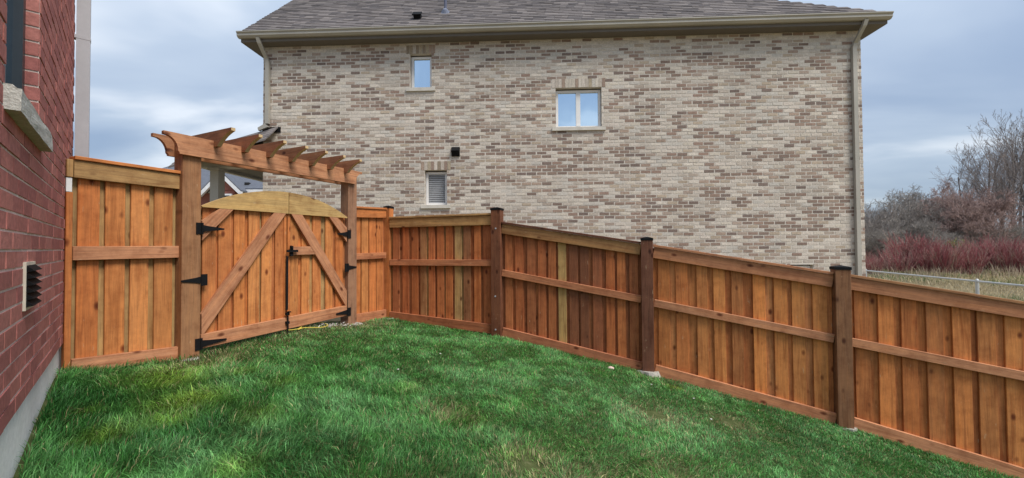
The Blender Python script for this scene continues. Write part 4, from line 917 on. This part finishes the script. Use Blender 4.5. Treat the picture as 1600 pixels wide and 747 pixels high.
def tree_variant(spec, H, r, maxl, stems=1):
    sg = (Seg(), Seg())
    for k in range(stems):
        d = np.array([random.gauss(0, .06 if stems == 1 else .28), random.gauss(0, .06 if stems == 1 else .28), 1.]); d /= np.linalg.norm(d)
        grow(sg, np.array([random.gauss(0, .15) * (stems > 1), random.gauss(0, .15) * (stems > 1), -.2]), d, H * random.uniform(.85, 1), r, 0, maxl, spec)
    return sg[0].mesh('trunk', BARK, 5), sg[1].mesh('crown', BARK, 3)
TV = [tree_variant(TALL, 10.0, .16, 4) for _ in range(3)]; DV = [tree_variant(DOME, 4.6, .10, 4, 3) for _ in range(2)]; SV = [tree_variant(SCRUB, 3.6, .06, 4, 4) for _ in range(3)]
def put_tree(name, var, x, Y, sc, rz, label, cat, group):
    p = ray(x, 386) * Y; X_, Y_ = p.x, p.y; z = h1(X_, Y_); mw = Matrix.Translation((X_, Y_, z)) @ Matrix.Rotation(rz, 4, 'Z') @ Matrix.Scale(sc, 4)
    t = link(name, None, None, mw); t.empty_display_size = .3; t['label'] = label; t['category'] = cat; t['group'] = group
    link('trunk', var[0], t, mw); link('crown', var[1], t, mw)
for i, (x, Y, sc) in enumerate(((1512, 52, .93), (1545, 50, 1.12), (1563, 55, 1.1), (1584, 48, 1.16), (1603, 53, 1.3), (1630, 49, 1.25), (1665, 52, 1.2), (1700, 50, 1.25), (1530, 58, 1.0), (1592, 60, 1.35), (1553, 46, .8), (1572, 58, 1.3), (1612, 46, 1.0))):
    put_tree('bare_tree', TV[i % 3], x, Y, sc * 1.18, i * 1.7, 'tall bare grey tree in the wood beyond the field', 'tree', 'tall bare trees')
for i, (x, Y, sc) in enumerate(((1462, 46, 1.5), (1447, 48, 1.35), (1482, 47, 1.2))):
    put_tree('bushy_tree', DV[i % 2], x, Y, sc, i * 2.1, 'rounded reddish-grey bare tree with dense twigs left of the tall trees', 'tree', 'rounded bare trees')
for i, (x, Y, sc) in enumerate(((1365, 50, 1.0), (1388, 47, 1.15), (1408, 50, 1.3), (1425, 46, 1.1), (1350, 46, .9), (1330, 50, 1.0), (1375, 42, .75), (1402, 43, .75), (1432, 42, .7), (1460, 41, .65), (1490, 42, .8), (1515, 43, .85), (1540, 42, .8), (1568, 43, .95), (1595, 42, .9), (1620, 43, 1.0), (1650, 42, 1.0), (1445, 55, 1.3), (1500, 50, 1.0))):
    put_tree('scrub_bush', SV[i % 3], x, Y, sc * (1.4 if x < 1480 else .95), i * 1.3, 'tangled grey leafless scrub bush behind the red shrubs', 'bush', 'grey scrub bushes')
def dog_variant():
    sg = Seg()
    for k in range(150):
        a = random.uniform(0, 6.283); r0 = random.uniform(0, .6); b = np.array([math.cos(a) * r0, math.sin(a) * r0, -.1]); d = np.array([math.cos(a) * random.uniform(.05, .55), math.sin(a) * random.uniform(.05, .55), 1.]); d /= np.linalg.norm(d); L = random.uniform(1.0, 2.2)
        c = random.choice([(.29, .085, .092), (.25, .075, .08), (.32, .11, .115), (.22, .085, .083), (.34, .24, .19), (.30, .21, .18), (.26, .12, .115)]); m_ = b + d * L * .55; e_ = m_ + (d + rv(.12)) * L * .45
        sg.add(b, m_, .014, .012, tuple(x * .8 for x in c)); sg.add(m_, e_, .012, .008, c)
        for q in range(3):
            s_ = m_ + (e_ - m_) * random.random(); sg.add(s_, s_ + (d + rv(.3)) * L * .28, .009, .006, c)
    return sg.mesh('stems', BARK, 3)
DG = [dog_variant() for _ in range(4)]
for i in range(46):
    x = 1345 + i * 8.0 + random.uniform(-5, 5); Y = random.choice((27, 29.5, 32.5)) + random.uniform(-.8, .8)
    p = ray(x, 386) * Y; mw = Matrix.Translation((p.x, p.y, h1(p.x, p.y))) @ Matrix.Rotation(i * 1.1, 4, 'Z') @ Matrix.Scale(random.uniform(.75, 1.15) * (0.72 if x < 1400 else 1.0) * (.92 + .12 * math.sin(x * .045)), 4)
    t = link('red_shrub', DG[i % 4], None, mw); t['label'] = 'red-stemmed leafless shrub in the thicket beyond the chain-link fence'; t['category'] = 'shrub'; t['group'] = 'red-stemmed shrubs'
# distant wood edge: a mass of stems
sg = Seg()
for k in range(15000):
    x = random.uniform(1300, 1760); Y = random.uniform(44, 66); p = ray(x, 386) * Y; b = np.array([p.x, p.y, h1(p.x, p.y) - .1]); d = np.array([random.gauss(0, .35), random.gauss(0, .35), 1.]); d /= np.linalg.norm(d); L = random.uniform(1.8, 5.6) * (1.05 if x < 1480 else .62); c = random.choice(GR + [(.19, .165, .15), (.28, .23, .20)])
    mm = b + d * L * .6; sg.add(b, mm, .03, .022, tuple(v * .8 for v in c)); sg.add(mm, mm + (d + rv(.3)) * L * .4, .022, .012, c); sg.add(mm, mm + (d + rv(.5)) * L * .35, .016, .010, c)
link('wood_edge', sg.mesh('wood_edge', BARK, 3), kind='stuff', label='grey mass of leafless undergrowth at the edge of the wood', category='undergrowth')
p = ray(1486, 386) * 40; m = MB()
sgy = Seg()
for k in range(160):
    b = np.array([p.x + random.gauss(0, .5), p.y + random.gauss(0, .4), h1(p.x, p.y) + .3 + random.random() * 2.0]); d = rv(1); d /= np.linalg.norm(d); sgy.add(b, b + d * .4, .05, .02, (.20, .21, .05))
yb = link('yellow_green_bush', sgy.mesh('yellow_green_bush', BARK, 3)); yb['label'] = 'small yellow-green bush just above the red shrubs'; yb['category'] = 'bush'

# ------------------------------------------------------------------ small things on the ground
def pebble(x, y, r, tint, label, name='stone', cat='stone', flat=.6):
    p = on_ground(x, y); bm = bmesh.new(); bmesh.ops.create_icosphere(bm, subdivisions=2, radius=r)
    for v in bm.verts:
        k = 1 + .35 * mnoise.noise(v.co * (1.3 / r) + Vector((x, y, 0))); v.co = Vector((v.co.x * k * 1.2, v.co.y * k, v.co.z * k * flat))
    me = bpy.data.meshes.new(name); bm.to_mesh(me); bm.free(); a_ = me.color_attributes.new('tint', 'FLOAT_COLOR', 'POINT'); a_.data.foreach_set('color', np.tile([*tint, 1], len(me.vertices)).astype(np.float32)); me.materials.append(PLAIN)
    o = link(name, me, None, Matrix.Translation(p + Vector((0, 0, r * flat * .5)))); o['label'] = label; o['category'] = cat; return o
pebble(954, 577, .035, (.55, .42, .36), 'pinkish stone on the lawn near the chipped concrete footing')
for x, y in ((1018, 604), (1084, 626), (1111, 659), (688, 556), (622, 581)):
    o = pebble(x, y, .009, (.45, .44, .4), 'tiny white scrap lying in the lawn grass', 'white_scrap', 'scrap', .7); o['group'] = 'white scraps in the grass'; o.location.z += .02
m = MB()
for k in range(170):
    x, y = random.gauss(528, 20), random.gauss(508.5, 2.6)
    if x > 572: continue
    p = on_ground(x, y)
    if side(GATE, p.x, p.y) < .0: continue
    r = random.uniform(.012, .03); p = p + Vector((0, 0, .012)); vs = [p + Vector((random.uniform(-r, r), random.uniform(-r, r), random.uniform(0, r * 1.2))) for _ in range(4)]; g_ = random.uniform(.25, .5); m.add(vs, [(0, 1, 2), (0, 2, 3), (0, 3, 1), (1, 3, 2)], (g_, g_ * .92, g_ * .82))
m.build('gravel', PLAIN, None, kind='stuff', label='loose grey rubble on bare soil by the far arbor post', category='gravel')
pts = []
path = [(438, 519), (452, 520.5), (468, 518), (474, 513), (484, 509), (498, 507.5), (508, 510), (512, 513), (503, 516), (488, 516.5), (474, 517), (466, 519.5), (473, 514), (481, 511), (490, 508.5), (500, 505.5), (505, 504)]
for x, y in path: p = on_ground(x, y); pts.append(p + Vector((0, 0, .035)))
fine = []
for i in range(len(pts) - 1):
    p0, p1, p2, p3 = pts[max(i - 1, 0)], pts[i], pts[i + 1], pts[min(i + 2, len(pts) - 1)]
    for k in range(5):
        t = k / 5; fine.append(.5 * ((2 * p1) + (p2 - p0) * t + (2 * p0 - 5 * p1 + 4 * p2 - p3) * t * t + (3 * p1 - p0 - 3 * p2 + p3) * t ** 3))
m = MB(); m.tube(fine, .0055, 6); o = m.build('yellow_rope', ROPE, None, smooth=True); o['label'] = 'thin yellow rope looped on the ground under the gate'; o['category'] = 'rope'
